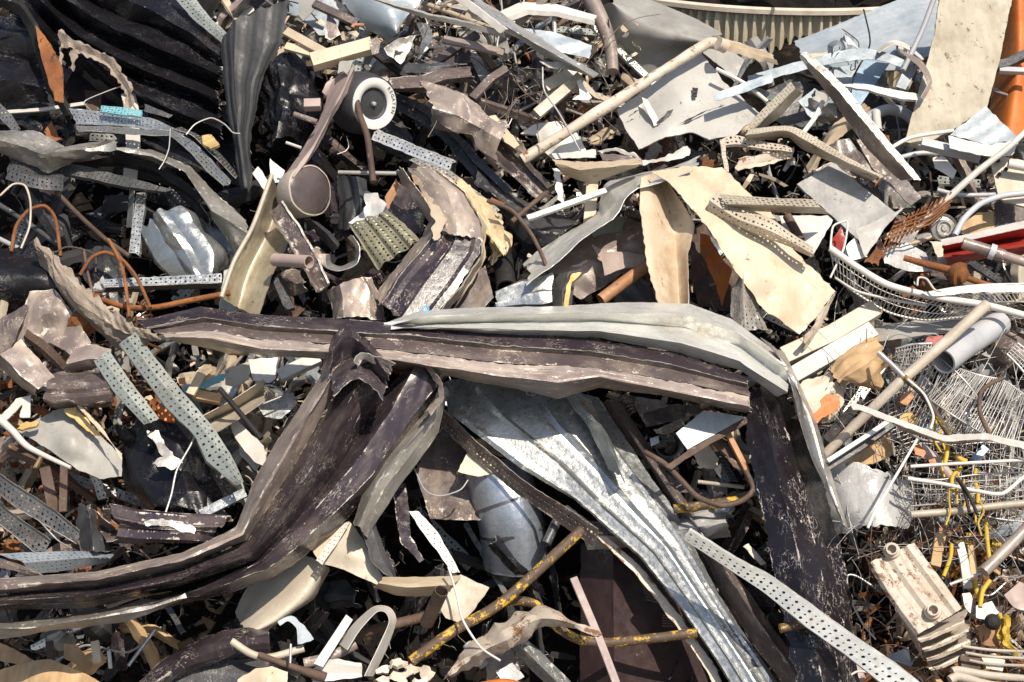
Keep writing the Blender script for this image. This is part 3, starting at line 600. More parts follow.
T('copper_elbow', 'small orange copper pipe elbow near the top edge above the wheel', 'pipe fitting', 'copper', [(425, 105), (432, 95), (470, 95)], 4, 28)

# ================================================================== top middle and tub
F()
g = G('corrugated_tub', 'round corrugated metal tub with rusty rim at the top edge behind the heap', 'tub', (790, 50), -50)
tc_ = at(790, -78, -62) + Vector((0, .3, -.19)); tax = (Vector((0, 0, 1)) + Vector((0, -.20, 0))).normalized(); tr = 1.215
def tub_wall():
    bm = bmesh.new(); xx = Vector((1, 0, 0)); yy = tax.cross(xx).normalized(); n = 720
    rows = []
    for h in (0.0, -.06, -.5, -1.0):
        row = []
        for k in range(n):
            a = 2 * math.pi * k / n; rr = tr - .02 + (.014 * (1 if math.sin(a * 176) > 0 else -1) if h < -.01 else .0) - (.0 if h > -.6 else .02)
            row.append(bm.verts.new(tc_ + tax * h + (xx * math.cos(a) + yy * math.sin(a)) * rr))
        rows.append(row)
    for i in range(3):
        for k in range(n): bm.faces.new([rows[i][k], rows[i + 1][k], rows[i + 1][(k + 1) % n], rows[i][(k + 1) % n]])
    me = bpy.data.meshes.new('wall'); bm.to_mesh(me); bm.free(); return me
finish('wall', tub_wall(), 'tub_zinc', g, None, None, sharp=.5)
LA('rim', None, None, 'cream_rust', [(tr - .10, -.03), (tr - .05, .004), (tr - .01, .012), (tr + .008, .004), (tr + .008, -.016), (tr, -.02), (tr - .06, -.02)], tc_, tax, g, n=160)
LA('inner_wall', None, None, 'tub_inside', [(tr - .1, -.03), (tr - .14, -.2), (tr - .2, -.5), (.2, -.55), (.01, -.55)], tc_, tax, g, n=120, dent=1.5)

R(490, 0, .27344)
S('bent_sheet', 'large smooth grey sheet with a lit upper fold leaning against the corrugated tub', 'metal sheet', 'grey', [[(440, -20), (560, -10), (700, 45), (850, 125)], [(450, 10), (520, 55), (640, 110), (790, 150)], [(400, 30), (470, 140), (600, 190), (740, 190)], [(400, 90), (480, 200), (570, 285), (660, 260)]], (-8, 4, -6, -16), None, 1, .5, 5, soft=True)
P('crushed_sheet', 'grey panel continuing behind the rusty pipe elbow', 'metal panel', 'grey', [(700, 130), (860, 170), (940, 230), (900, 300), (780, 200)], -6, cr=1)
T('steel_post', 'smooth brown post leaning down from the top edge beside the large grey sheet', 'steel post', 'taupe', [(360, -20), (410, 80), (440, 170), (448, 262)], 17, 8, taper=(1.15, .75))
S('channel_bar', 'bent white channel with a lit face at the top edge before the tub', 'metal bar', 'white', [[(25, 42), (110, 5), (240, 12), (390, 55)], [(55, 68), (140, 36), (250, 44), (382, 76)]], (16, 20), 'U', 2, .3, sm=False)
S('folded_strip', 'long silver folded strip sweeping down right from the top edge', 'metal strip', 'galv_bright', [[(-60, -20), (60, 60), (180, 130), (400, 275)], [(-60, 30), (60, 100), (170, 160), (380, 282)], [(-30, 60), (90, 140), (180, 200), (320, 265)]], (28, 36, 26), None, 1, .7)
S('sheet_strip', 'pale blue flat strip lying behind the silver folded strip', 'metal strip', 'blue_white', [[(95, 100), (250, 125), (375, 165)], [(120, 150), (250, 190), (360, 212)]], 18, None, 1, .5)
P('sheet_scrap', 'torn silver tongue under the end of the silver folded strip', 'metal scrap', 'galv_bright', [(180, 225), (330, 235), (320, 262), (215, 250)], 30, cr=.5)
g = G('rusty_pipe', 'long cream pipe flaking with rust leaning from upper right to lower left', 'pipe', (120, 590), 30)
T('pipe', None, None, 'cream_rust', [(118, 585, 22), (450, 375, 31), (760, 178, 32), (810, 158, 31), (850, 168, 28)], 11.5, 40, True, par=g, dent=.25, n=16)
T('collar', None, None, 'cream_rust', [(835, 158, 37), (862, 172, 35)], 14, 36, par=g, n=16)
g = G('scratched_sheet', 'pale grey appliance panel with black scratches behind the rusty pipe', 'appliance panel', (700, 530), 0)
P('panel', None, None, 'enamel', [(462, 402), (560, 330), (690, 240), (772, 195), (858, 305), (985, 415), (900, 500), (800, 522), (740, 492), (640, 505), (545, 548), (500, 480)], 24, ctrl=[(560, 400, 20), (640, 470, 27), (840, 400, 24), (700, 320, 26)], cr=.9, cf=4, th=.6, par=g)
for o_ in ([(610, 446), (650, 408), (672, 400), (640, 436), (618, 450)], [(740, 325), (758, 322), (756, 360), (742, 358)], [(505, 428), (530, 405), (545, 402), (520, 420)], [(685, 455), (770, 412), (860, 385), (800, 405), (720, 445)]):
    P('torn_flap', None, None, 'black', o_, 27, cr=.3, par=g, th=.15, rag=.8)
P('edge_strip', None, None, 'white', [(548, 350), (575, 365), (625, 455), (600, 462)], 26, cr=.3, par=g, th=.4)
S('crumpled_sheet', 'crumpled off white sheet at the elbow of the rusty pipe', 'metal sheet', 'cream', [[(850, 150), (930, 170), (1040, 200)], [(850, 190), (930, 205), (1040, 235)]], 32, 'fold4', 1.4, 1.5, 12, rag=1)
S('flat_strap', 'pale bluish flat strap across the right edge of the scratched panel', 'metal strip', 'blue_white', [[(818, 342), (930, 300), (1030, 268)], [(824, 370), (938, 332), (1034, 300)]], 36, None, 1, .2)
T('steel_rod', 'pale rod with a knob end lying beside the flat bluish strap', 'steel rod', 'white', [(828, 252), (930, 305), (1015, 372)], 4.2, 32)
B('wood_beam', 'grey square wooden offcut left of the rusty pipe, upper of the pair', 'wood beam', 'beige', [(200, 320), (325, 258)], 13, 9, 20, roll=15)
B('wood_beam', 'grey square wooden offcut left of the rusty pipe, lower of the pair', 'wood beam', 'beige', [(168, 420), (330, 282)], 11, 9, 24, roll=15)
P('sheet_scrap', 'pale bent clip leaning over the wooden offcuts', 'metal scrap', 'white', [(318, 295), (332, 290), (372, 355), (360, 366), (300, 362), (330, 345)], 28, cr=.3)
T('wire', 'pale bent wire crossing down to the rusty pipe', 'wire', 'wire', [(192, 246), (198, 330), (250, 410), (330, 552)], 1.8, 46)
T('wire', 'rusty brown wire left of the wooden offcuts', 'wire', 'rust_brown', [(78, 255), (110, 320), (180, 382), (300, 470)], 1.8, 16)
P('appliance_shell', 'curved white appliance shell piece under the rusty pipe', 'appliance part', 'white', [(112, 485), (160, 450), (262, 440), (320, 490), (355, 555), (230, 575), (180, 540), (170, 490)], 14, ctrl=[(230, 500, 24)], cr=.6, th=.8)
g = G('metal_tray', 'cream shallow tray with torn white edges in front of the scratched panel', 'tray', (390, 640), 26)
S('front', None, None, 'cream', [[(232, 578), (300, 590), (420, 588), (552, 580)], [(240, 602), (330, 622), (440, 615), (550, 598)], [(265, 640), (370, 672), (450, 645), (545, 606)]], (40, 42, 32), None, 1, .4, par=g)
S('torn_edge', None, None, 'white', [[(400, 548), (460, 540), (520, 560), (560, 590), (640, 575), (722, 530)], [(404, 562), (460, 552), (515, 572), (560, 606), (645, 590), (735, 566)]], 36, 'V', .8, .8, par=g, rag=1)
P('floor', None, None, 'brown', [(400, 560), (520, 565), (560, 600), (420, 600)], 30, cr=.6, par=g)
P('lid', None, None, 'white', [(225, 560), (290, 556), (385, 545), (388, 575), (240, 580)], 34, cr=.4, par=g)
S('folded_sheet', 'brown purple folded sheet left of the rusty pipe foot', 'metal sheet', 'brown', [[(-10, 420), (60, 500), (150, 590), (250, 700)], [(-10, 560), (60, 610), (140, 660), (180, 720)]], (22, 14), 'fold4', 2, 1.2)
P('broken_board', 'cream broken board end above the brown folded sheet', 'wood board', 'cream', [(-10, 425), (20, 420), (60, 470), (108, 530), (90, 542), (40, 510), (0, 470)], 26, cr=1, th=1)

# ================================================================== top right
R(750, 0, .26758)
S('smooth_sheet', 'large smooth blue grey galvanised sheet curving under the tub at the upper right', 'metal sheet', 'blue_white', [[(165, 155), (410, 55), (590, -10), (700, -30)], [(200, 210), (420, 150), (560, 110), (705, 80)], [(240, 250), (420, 250), (560, 260), (690, 200)]], (-8, -4, 4), None, 1, .35, 4, soft=True)
S('curled_strap', 'long pale curled strap looping across the blue grey sheet', 'metal strap', 'blue_white', [[(-10, 285), (200, 225), (380, 182), (490, 192), (580, 225)], [(-10, 322), (200, 262), (380, 226), (480, 226), (565, 250)]], 22, None, 1, .2)
S('curled_strap', 'small pale strap curled into a loop at the upper right', 'metal strap', 'blue_white', [[(290, 205), (292, 165), (330, 148), (352, 180), (330, 205)], [(312, 200), (312, 178), (330, 165), (340, 182), (325, 200)]], (14, 24), None, 1, .1)
S('curled_strap', 'bent pale strap standing right of the curled loop', 'metal strap', 'blue_white', [[(352, 125), (380, 150), (415, 188)], [(370, 200), (355, 170), (345, 150)]], 20, None, 1, .2)
S('curled_strap', 'thin arched strap beside the grey steel rod', 'metal strap', 'white', [[(470, 188), (530, 152), (590, 165), (655, 215)], [(480, 196), (530, 166), (585, 178), (648, 226)]], (20, 26), None, 1, .2)
P('blue_sheet', 'smooth blue rectangular panel among pale straps at the upper right', 'metal panel', 'blue_sheet', [(432, 226), (522, 236), (400, 412), (336, 352)], 10, cr=.2, rag=.1)
P('blue_sheet', 'narrow pale blue panel left of the cream board', 'metal panel', 'blue_white', [(588, 238), (632, 246), (582, 334), (542, 322)], 16, cr=.2, rag=.1)
P('sheet_scrap', 'pale grey triangular sheet left of the blue rectangular panel', 'metal sheet', 'blue_white', [(292, 258), (432, 226), (376, 316), (300, 306)], 8, cr=.4)
P('sheet_scrap', 'pale square sheet under the slanting angle bar', 'metal sheet', 'blue_white', [(180, 378), (242, 328), (325, 402), (232, 446)], 10, cr=.4)
P('dark_sheet', 'dark blue grey sheet in shade under the pale straps', 'metal sheet', 'slate', [(40, 350), (150, 290), (330, 330), (560, 380), (600, 480), (420, 500), (200, 480), (80, 440)], -8, cr=1.2)
T('steel_rod', 'grey steel rod leaning against the left of the cream board', 'steel rod', 'pvc', [(690, -10), (640, 120), (570, 268)], 5.5, 26)
P('board', 'large cream weathered board standing at the upper right', 'board', 'board', [(712, -30), (985, -30), (936, 210), (886, 400), (780, 470), (640, 545), (578, 530), (690, 130)], 30, cr=.4, th=2.5, rag=.4, bevel=.2)
g = G('orange_machine', 'rounded orange machine body behind the cream board at the top right corner', 'machine', (980, 490), 0)
S('body', None, None, 'orange', [[(930, -60), (920, 200), (880, 500)], [(1000, -60), (1000, 200), (960, 520)], [(1090, -60), (1090, 200), (1080, 500)]], (4, 20, 14), None, 1, .5, 4, par=g, th=.6, soft=True)
B('bracket', None, None, 'slate', [(900, 250), (960, 240), (1010, 215), (1060, 190)], 10, 8, 28, par=g)
B('bracket', None, None, 'pvc', [(930, 262), (1060, 268)], 6, 6, 28, par=g)
P('side_panel', None, None, 'orange', [(590, 175), (720, 170), (700, 240), (600, 240)], -2, cr=.4, par=g)
S('white_channel', 'bent white channel lying level at the foot of the blue panel', 'metal bar', 'white', [[(350, 314), (440, 312), (560, 336), (655, 356)], [(352, 322), (440, 336), (560, 372), (656, 380)]], 30, 'U', 1, .3)
S('curled_strap', 'brown curled strap hooked before the cream board', 'metal strap', 'taupe', [[(555, 180), (640, 225), (682, 300), (655, 372)], [(560, 192), (630, 245), (665, 310), (640, 366)]], (34, 38), None, 1, .2)
g = G('angle_bar', 'long pale angle bar slanting down right beside the white channel', 'angle bar', (600, 670), 30)
S('web', None, None, 'galv_dusty', [[(188, 200), (330, 340), (480, 520), (612, 672)], [(210, 190), (360, 330), (505, 510), (640, 672)]], 46, None, 1, .3, par=g)
S('flange', None, None, 'taupe', [[(186, 202), (328, 342), (478, 522), (608, 674)], [(190, 222), (300, 372), (440, 560), (560, 674)]], (45, 36), None, 1, .3, par=g)
S('perforated_bar', 'pale perforated bar left of the long angle bar', 'metal bar', 'beige', [[(150, 305), (80, 375), (-10, 462)], [(172, 330), (100, 400), (10, 488)], [(194, 350), (120, 430), (20, 505)]], (38, 40, 30), None, 1, .2, perf=(1.5, 4, .04, .46, .55))
T('plastic_pipe', 'curved grey plastic pipe elbow in shade left of the cream board', 'plastic pipe', 'pvc', [(430, 445), (510, 410), (580, 425), (640, 480)], 12, 10, True, n=16)
T('plastic_pipe', 'short white pipe stub below the white channel', 'plastic pipe', 'white', [(470, 420, 22), (478, 490, 24)], 9, 22, True, n=16)
T('steel_rod', 'white tube arching below the cream board', 'tube', 'white', [(500, 570), (600, 515), (760, 488)], 4, 34)
T('steel_rod', 'short white rod leaning left of the long angle bar', 'tube', 'white', [(200, 495), (242, 440), (272, 380)], 5, 34)
g = G('white_plate', 'white folded plate standing below the cream board', 'metal plate', (880, 580), 20)
P('upper_face', None, None, 'blue_white', [(746, 502), (880, 398), (1010, 520), (890, 540)], 40, ctrl=[], cr=.4, th=.3, par=g)
P('front_face', None, None, 'white', [(742, 505), (890, 542), (1005, 524), (980, 580), (890, 584), (748, 552)], 42, cr=.4, th=.3, par=g)
g = G('square_tube', 'grey square tube with an open end under the white folded plate', 'square tube', (740, 560), 30)
B('tube', None, None, 'pvc', [(640, 536), (740, 560), (860, 588)], 9, 9, 36, hollow=True, par=g)
T('steel_rod', 'grey rod lying under the square tube', 'steel rod', 'pvc', [(555, 590), (640, 572), (760, 576)], 5, 28)
T('long_stick', 'long pale stick slanting from the right edge down to the rusty mesh', 'stick', 'white', [(1040, 482, 50), (960, 556, 50), (840, 650, 46), (620, 850, 36)], 7, 44, taper=(.8, 1.1))
S('perforated_beam', 'cream perforated beam with folded flange below the slanting angle bar', 'perforated beam', 'beige', [[(-10, 484), (130, 468), (200, 488), (350, 575), (495, 652)], [(-10, 505), (130, 488), (200, 520), (345, 600), (485, 664)], [(-10, 535), (130, 512), (200, 560), (340, 622), (460, 682)]], (42, 46, 36), None, 1, .3, perf=(1.2, 4, .04, .48, .7))
S('perforated_beam', 'rusty cream perforated beam bent down at the left under the cream one', 'perforated beam', 'cream_rust', [[(-110, 520), (-60, 500), (20, 520), (150, 545)], [(-105, 548), (-50, 540), (20, 555), (160, 570)]], 40, 'U', 1.2, .4, perf=(1.5, 2, .1, .9, .5))
S('perforated_strip', 'cream perforated strip standing upright at the end of the bent beam', 'metal strip', 'beige', [[(-115, 520), (-108, 560), (-95, 640)], [(-95, 520), (-90, 560), (-78, 642)]], 40, 'U', 1, .2, perf=(1.5, 2, .1, .9, .5))
S('rusty_strap', 'crumpled cream and rust strap below the perforated cream beam', 'metal strap', 'cream_rust', [[(-40, 590), (50, 575), (170, 548)], [(-50, 640), (40, 625), (160, 590)]], 36, 'fold3', 1.5, 1, rag=.8)
P('brown_plate', 'dark brown plate with a worn edge under the long angle bar', 'steel plate', 'brown', [(398, 520), (440, 510), (560, 640), (640, 740), (600, 770), (470, 640)], 32, cr=.5, th=.5)
P('brown_plate', 'crumpled dark plate in the hollow under the perforated beam', 'steel plate', 'brown', [(290, 540), (370, 520), (420, 580), (480, 680), (380, 660), (310, 610)], 20, cr=1.6)
P('stained_flap', 'grey brown flap below the perforated cream beam', 'metal scrap', 'taupe', [(195, 660), (310, 600), (390, 680), (300, 720)], 30, cr=.8)
g = G('switch_box', 'pale green white housing with holes at the right edge', 'housing', (960, 760), 20)
P('face', None, None, 'beige', [(895, 590), (925, 580), (1060, 610), (1060, 780), (960, 755), (930, 740)], 36, cr=.3, th=1.0, par=g)
T('spigot', None, None, 'white', [(965, 612), (1060, 630)], 9, 41, True, par=g)
for q in ((928, 600), (932, 650), (958, 630)): T('hole', None, None, 'black', [(q[0], q[1], 36.2), (q[0], q[1] + 1, 37.6)], 4, 37, par=g)
P('white_cone', 'white dished cap lying in the shade under the square tube', 'metal cap', 'white', [(682, 590), (720, 585), (772, 640), (760, 668), (690, 630)], 26, ctrl=[(730, 625, 34)], cr=.3)
# ================================================================== left middle
R(0, 160, .264)
S('crushed_bundle', 'crushed shiny grey metal bundle right of the upright bracket', 'metal bundle', 'galv', [[(545, 290), (555, 330), (600, 390), (650, 445)], [(580, 205), (620, 270), (680, 370), (720, 440)], [(660, 190), (720, 260), (790, 350), (800, 435)], [(760, 220), (830, 290), (885, 350), (850, 420)]], (14, 26, 26, 12), 'fold7', 2.0, 1.2, 12, rag=1.5, soft=True)
g = G('perforated_channel', 'level galvanised perforated channel above the thick rusty rod', 'metal channel', (600, 480), 20)
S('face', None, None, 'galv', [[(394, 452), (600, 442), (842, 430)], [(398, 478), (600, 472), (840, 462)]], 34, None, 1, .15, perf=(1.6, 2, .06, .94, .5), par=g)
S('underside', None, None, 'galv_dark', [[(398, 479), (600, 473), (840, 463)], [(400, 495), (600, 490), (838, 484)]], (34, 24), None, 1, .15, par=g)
T('rusty_cable', 'thick rusty rod lying below the level perforated channel', 'steel rod', 'rust', [(386, 528), (480, 558), (590, 558), (720, 532), (872, 503)], 5.5, 34)
T('rusty_cable', 'rusty orange cable arched high at the left edge', 'cable', 'rust', [(42, 348), (62, 250), (110, 190), (170, 175), (210, 225), (230, 365)], 3.6, 28)
T('rusty_cable', 'rusty orange cable arched over the end of the perforated channel', 'cable', 'rust', [(302, 436), (345, 372), (400, 350), (465, 380), (520, 450), (570, 560)], 3.4, 40)
T('rusty_cable', 'rusty cable hanging down past the end of the perforated channel', 'cable', 'rust', [(410, 300), (448, 370), (470, 440), (484, 540), (490, 595)], 3.4, 41)
T('rusty_cable', 'thin rusty rod lying level just under the perforated channel', 'steel rod', 'rust_brown', [(358, 500), (440, 494), (570, 496)], 3, 30)
T('rusty_cable', 'short rusty wire standing beside the arched cable', 'wire', 'rust_brown', [(318, 345), (330, 420), (350, 500)], 3, 36)
T('rusty_cable', 'thin rusty wire hooked left of the arched cable', 'wire', 'rust_brown', [(210, 350), (250, 330), (300, 335), (360, 360), (362, 425)], 1.6, 34)
T('wire', 'pale looped cable at the left edge beside the high rusty cable', 'cable', 'beige', [(0, 135), (50, 92), (95, 98), (115, 160), (112, 250), (80, 335)], 2.2, 32)
T('steel_rod', 'long brown rod sloping down right through the dark hollow on the left', 'steel rod', 'rust_brown', [(212, 120), (300, 210), (400, 300), (490, 365)], 5, 16)
T('steel_rod', 'grey rod sloping down right from the left edge', 'steel rod', 'slate', [(-10, 165), (100, 235), (215, 318)], 5.5, 16)
T('steel_rod', 'short grey rod at the left edge under the rusty cable', 'steel rod', 'pvc', [(-10, 295), (70, 335)], 5, 20)
T('brown_rod', 'thin brown rod leaning behind the level perforated channel', 'steel rod', 'rust_brown', [(430, 330), (520, 460), (570, 560)], 2.6, 22)
g = G('foam_edged_sheet', 'large dark curled sheet with a torn foam edge at the left', 'insulated sheet', (240, 560), 20)
S('sheet', None, None, 'black', [[(-20, 350), (60, 330), (132, 296)], [(-20, 420), (80, 420), (200, 420)], [(-20, 520), (100, 500), (250, 520)], [(-20, 640), (120, 620), (360, 620)]], (26, 34, 30, 12), None, 1, 1.6, 8, par=g, soft=True)
S('foam_edge', None, None, 'felt', [[(132, 292), (230, 390), (370, 525), (480, 605), (600, 655)], [(150, 345), (205, 430), (340, 575), (450, 655), (580, 690)], [(160, 380), (200, 460), (300, 570), (400, 680), (480, 740)]], (42, 40, 26), 'fold4', 1.2, 1.5, 20, par=g, rag=2.5, th=.6)
P('ribbed_plate', 'rusty brown bent plate sticking up at the left below the curled sheet', 'metal plate', 'taupe', [(118, 505), (160, 498), (205, 488), (262, 560), (345, 690), (300, 760), (190, 690), (60, 700), (85, 600)], 32, ctrl=[(180, 560, 40), (210, 640, 28)], cr=1.6, cf=10, th=.4)
P('ribbed_plate', 'dusty tan plate edge left of the rusty bent plate', 'metal plate', 'brown', [(-10, 620), (60, 580), (120, 520), (90, 620), (40, 720), (-10, 740)], 34, cr=1.2, cf=10, th=.4)
g = G('bent_liner', 'golden grey bent sheet with a rolled edge left of the brown holed bar', 'metal sheet', (900, 560), 20)
S('sheet', None, None, 'aged_zinc', [[(1030, 60), (960, 250), (890, 380), (840, 520)], [(1060, 140), (1010, 280), (940, 420), (900, 560)], [(1140, 170), (1100, 300), (1030, 440), (975, 600)]], (36, 26, 30), None, 1, .6, 6, par=g, soft=True)
T('rolled_edge', None, None, 'beige', [(1030, 55), (958, 250), (886, 385), (838, 520)], 4.5, 38, par=g)
P('circuit_board', 'small green and white printed board below the golden grey sheet', 'circuit board', 'galv_green', [(848, 420), (905, 400), (920, 480), (930, 572), (830, 562)], 24, cr=.2, th=.4)

R(240, 160, .264)
g = G('drum_cap', 'round brown faced cap with a cream rim left of the bent beam', 'drum cap', (280, 210), 26)
cc = at(240 + 262 * .264, 160 + 118 * .264, 38); cax = (Matrix.Rotation(math.radians(38), 3, 'Z') @ (CAM - cc).normalized() + Vector((0, 0, .1))).normalized(); cr_ = 94 * .264 * PX
LA('shell', None, None, 'cream_rust', [(cr_ * .8, -.11), (cr_ * .97, -.07), (cr_ * 1.03, -.01), (cr_ * 1.0, .008), (cr_ * .94, .010)], cc, cax, g, dent=.6)
LA('face', None, None, 'brown', [(.001, .022), (cr_ * .5, .019), (cr_ * .85, .013), (cr_ * .95, .006)], cc, cax, g, dent=.5)
S('holed_bar', 'purple brown flat steel bar with bolt holes sloping below the drum cap', 'steel bar', 'brown', [[(158, 160), (230, 265), (300, 390), (335, 470)], [(122, 195), (200, 330), (260, 430), (296, 498)]], (40, 38), 'N', .8, .2, th=.8)
g = G('pipe_stub', 'short pink brown pipe stub pointing right across the holed bar', 'pipe', (200, 400), 40)
T('pipe', None, None, 'pink_brown', [(132, 378, 40), (262, 386, 50)], 12.5, 44, True, par=g, n=18)
S('folded_strap', 'purple grey folded bracket with a silver edge below the drum cap', 'bracket', 'slate', [[(240, 225), (300, 290), (352, 350)], [(268, 225), (330, 280), (372, 330)], [(290, 232), (345, 272), (380, 315)]], (30, 36, 28), None, 1, .4)
S('bent_strap', 'silver strap bent into an open loop left of the ribbed olive plate', 'metal strap', 'galv_bright', [[(325, 365), (330, 405), (375, 418), (440, 390), (450, 330), (425, 285)], [(345, 350), (348, 390), (385, 402), (428, 375), (436, 330), (405, 290)]], (38, 26), None, 1, .2)
S('ribbed_tray', 'olive perforated ribbed tray piece lying tilted left of the bent beam', 'cable tray', 'olive_metal', [[(416, 250), (470, 335), (520, 414)], [(560, 190), (620, 240), (682, 302)]], (30, 34), 'rib3', 1.3, .3, perf=(1.5, 8, .04, .96, .45))
P('torn_sheet', 'white torn sheet splash above the olive ribbed tray', 'metal sheet', 'film', [(470, 110), (520, 120), (565, 190), (540, 215), (430, 260), (410, 240), (470, 180)], 22, cr=2, rag=1.5)
S('curved_sheet', 'dark curved galvanised sheet behind the white torn sheet', 'metal sheet', 'galv_dark', [[(370, 60), (380, 160), (380, 260)], [(420, 60), (440, 160), (410, 270)], [(480, 70), (480, 150), (440, 250)]], (10, 18, 14), None, 1, .8, soft=True)
g = G('bent_beam', 'big bent channel beam of flaking purple brown paint like a boomerang', 'steel beam', (640, 590), 20)
UR = [(0, 0), (.12, 0), (.2, -1.2), (.42, -1.2), (.5, 0), (.8, .3), (.88, 1.2), (1, 1)]
S('upper_web', None, None, 'taupe', [[(630, 28), (690, 120), (740, 222), (738, 262)], [(690, 25), (780, 110), (820, 225), (822, 285)], [(740, 40), (850, 120), (912, 250), (915, 310)]], (44, 48, 44), [(0, 0), (.3, .4), (.5, 0), (.75, .5), (1, -.4)], 1, .6, 9, par=g, rag=.8, sm=False)
S('lower_web', None, None, 'burnt', [[(738, 262), (722, 300), (600, 440), (530, 545)], [(822, 285), (800, 340), (700, 470), (610, 600)], [(915, 310), (905, 362), (830, 480), (725, 610)]], (44, 46, 44), UR, 1, .3, 7, par=g, rag=.6, sm=False)
S('torn_paint', None, None, 'cream', [[(640, 50), (700, 140), (745, 235), (720, 300)], [(660, 50), (722, 140), (775, 225), (760, 290)]], (49, 50), None, 1, .8, 14, par=g, rag=1.6, th=.1, sm=False)
S('flange', None, None, 'taupe', [[(590, 40), (650, 130), (715, 235), (690, 290), (570, 430), (505, 525)], [(625, 28), (690, 120), (742, 228), (722, 302), (602, 442), (532, 547)]], (36, 45), None, 1, .6, 12, par=g, rag=1, sm=False)
S('flange', None, None, 'cream', [[(742, 38), (852, 118), (915, 250), (908, 362), (832, 484), (728, 612)], [(760, 45), (872, 130), (930, 255), (922, 372), (850, 490), (760, 600)]], (45, 34), 'N', .5, .5, 12, par=g, rag=.8, sm=False)
S('insulation_board', 'splintered yellow fibre insulation along the right of the bent beam', 'insulation', 'fibre', [[(800, 80), (880, 170), (950, 290), (985, 345)], [(850, 95), (930, 170), (990, 250), (1030, 330)]], (36, 26), 'fold5', 2, 1.8, 18, rag=3, th=1)
S('insulation_board', 'broken fibre tail at the lower right of the bent beam', 'insulation', 'fibre', [[(925, 270), (950, 320), (940, 360)], [(960, 290), (985, 340), (975, 370)]], 30, 'fold3', 1, 1.5, 18, rag=2, th=.8)
S('crumpled_box', 'crumpled pink brown sheet metal box left of the foot of the bent beam', 'metal box', 'taupe', [[(318, 500), (340, 540), (350, 600)], [(380, 470), (400, 530), (400, 600)], [(460, 445), (490, 500), (490, 600)], [(490, 452), (540, 540), (560, 600)]], (30, 40, 40, 34), None, 1, 1.0, 8)
P('dark_plate', 'dark brown plate right of the foot of the bent beam', 'steel plate', 'brown', [(900, 420), (930, 400), (960, 520), (900, 590), (780, 600)], 24, cr=.6)
T('blue_wire', 'small curl of bright blue wire at the foot of the bent beam', 'wire', 'blue_wire', [(690, 592), (688, 570), (705, 552), (715, 565), (700, 580), (712, 592)], 1.6, 52)
P('dark_bundle', 'crumpled dark pipe wrap under the top of the bent beam', 'metal scrap', 'burnt', [(560, 180), (600, 90), (650, 110), (700, 220), (690, 270), (640, 290)], 24, cr=2.5)
P('brown_bracket', 'tan bent plate at the top left of the bent beam', 'metal plate', 'copper', [(548, 140), (590, 70), (605, 90), (575, 160), (560, 190)], 34, cr=.5)
S('perforated_strip', 'grey perforated strip running down right behind the top of the bent beam', 'metal strip', 'galv_dusty', [[(690, -10), (800, 40), (900, 120), (985, 190)], [(640, 0), (770, 70), (880, 160), (960, 220)]], 24, 'V', 1, .4, perf=(1.6, 3, .1, .9, .5))
T('orange_rod', 'short orange rod tip right of the fibre insulation', 'steel rod', 'rust', [(950, 150), (1000, 172)], 4.5, 34)
B('grey_bar', 'short dark bar in the hollow under the pipe stub', 'steel bar', 'slate', [(140, 450), (190, 570)], 10, 6, 18)

# ================================================================== centre right
R(490, 160, .27344)
S('folded_strip', 'bright silver folded strip curving from the cream sheet down left', 'metal strip', 'bright_zinc', [[(760, -10), (560, 45), (430, 95), (400, 190), (280, 270), (118, 375)], [(750, 25), (540, 80), (475, 130), (440, 200), (320, 285), (140, 400)], [(740, 40), (540, 100), (490, 145), (450, 215), (330, 300), (130, 450)]], (22, 38, 50), None, 1, .9, 10, rag=.6)
S('dusty_sheet', 'dusty grey brown sheet spread under the bright silver folded strip', 'metal sheet', 'taupe', [[(150, 400), (260, 330), (370, 260), (480, 210)], [(220, 420), (330, 380), (440, 330), (560, 250)], [(330, 510), (400, 470), (470, 420), (570, 380)]], (20, 24, 18), None, 1, 1.2, 7, soft=True)
P('dusty_tongue', 'pale tan torn tongue on the dusty grey brown sheet', 'metal scrap', 'pink_brown', [(370, 300), (420, 330), (500, 330), (575, 350), (575, 390), (490, 395), (420, 420), (410, 370)], 30, cr=1)
B('thin_bar', 'pale thin bar crossing under the bright silver folded strip', 'metal bar', 'galv_bright', [(136, 214), (290, 160), (425, 112)], 6, 4, 34)
T('brown_wire', 'brown cable curving down left of the silver folded strip', 'cable', 'rust_brown', [(-10, 148), (80, 185), (150, 270), (195, 360), (222, 445)], 4, 40)
T('steel_rod', 'rusty rod slanting across the dark gap left of the cream tray', 'steel rod', 'rust_brown', [(80, 225), (180, 140), (290, 58)], 5, 28)
S('folded_sheet', 'dark silver folded sheet left of the rusty slanting rod', 'metal sheet', 'slate', [[(-60, 20), (60, 110), (180, 180), (330, 230)], [(-40, 80), (60, 170), (160, 260), (260, 270)], [(-20, 160), (60, 230), (140, 330), (180, 360)]], (14, 24, 10), 'fold4', 2, 1.2)
S('folded_sheet', 'brown folded sheet edge falling from the crumpled silver sheet', 'metal sheet', 'brown', [[(0, -60), (90, 20), (190, 110), (230, 130)], [(0, -10), (70, 50), (160, 130), (200, 150)]], 28, 'fold3', 1.4, 1)
B('cream_post', 'cream wooden upright under the cream tray', 'wood beam', 'cream', [(375, 80), (362, 240)], 12, 8, 18)
P('green_plate', 'pale green perforated plate scrap under the silver strip', 'metal plate', 'galv_green', [(370, 270), (440, 200), (520, 220), (500, 260), (400, 300)], 22, cr=.6)
S('torn_white_strip', 'small torn white strip hanging below the cream tray edge', 'metal scrap', 'white', [[(225, 30), (240, 80), (250, 150)], [(245, 30), (262, 90), (272, 148)]], 34, None, 1, .8, rag=1)
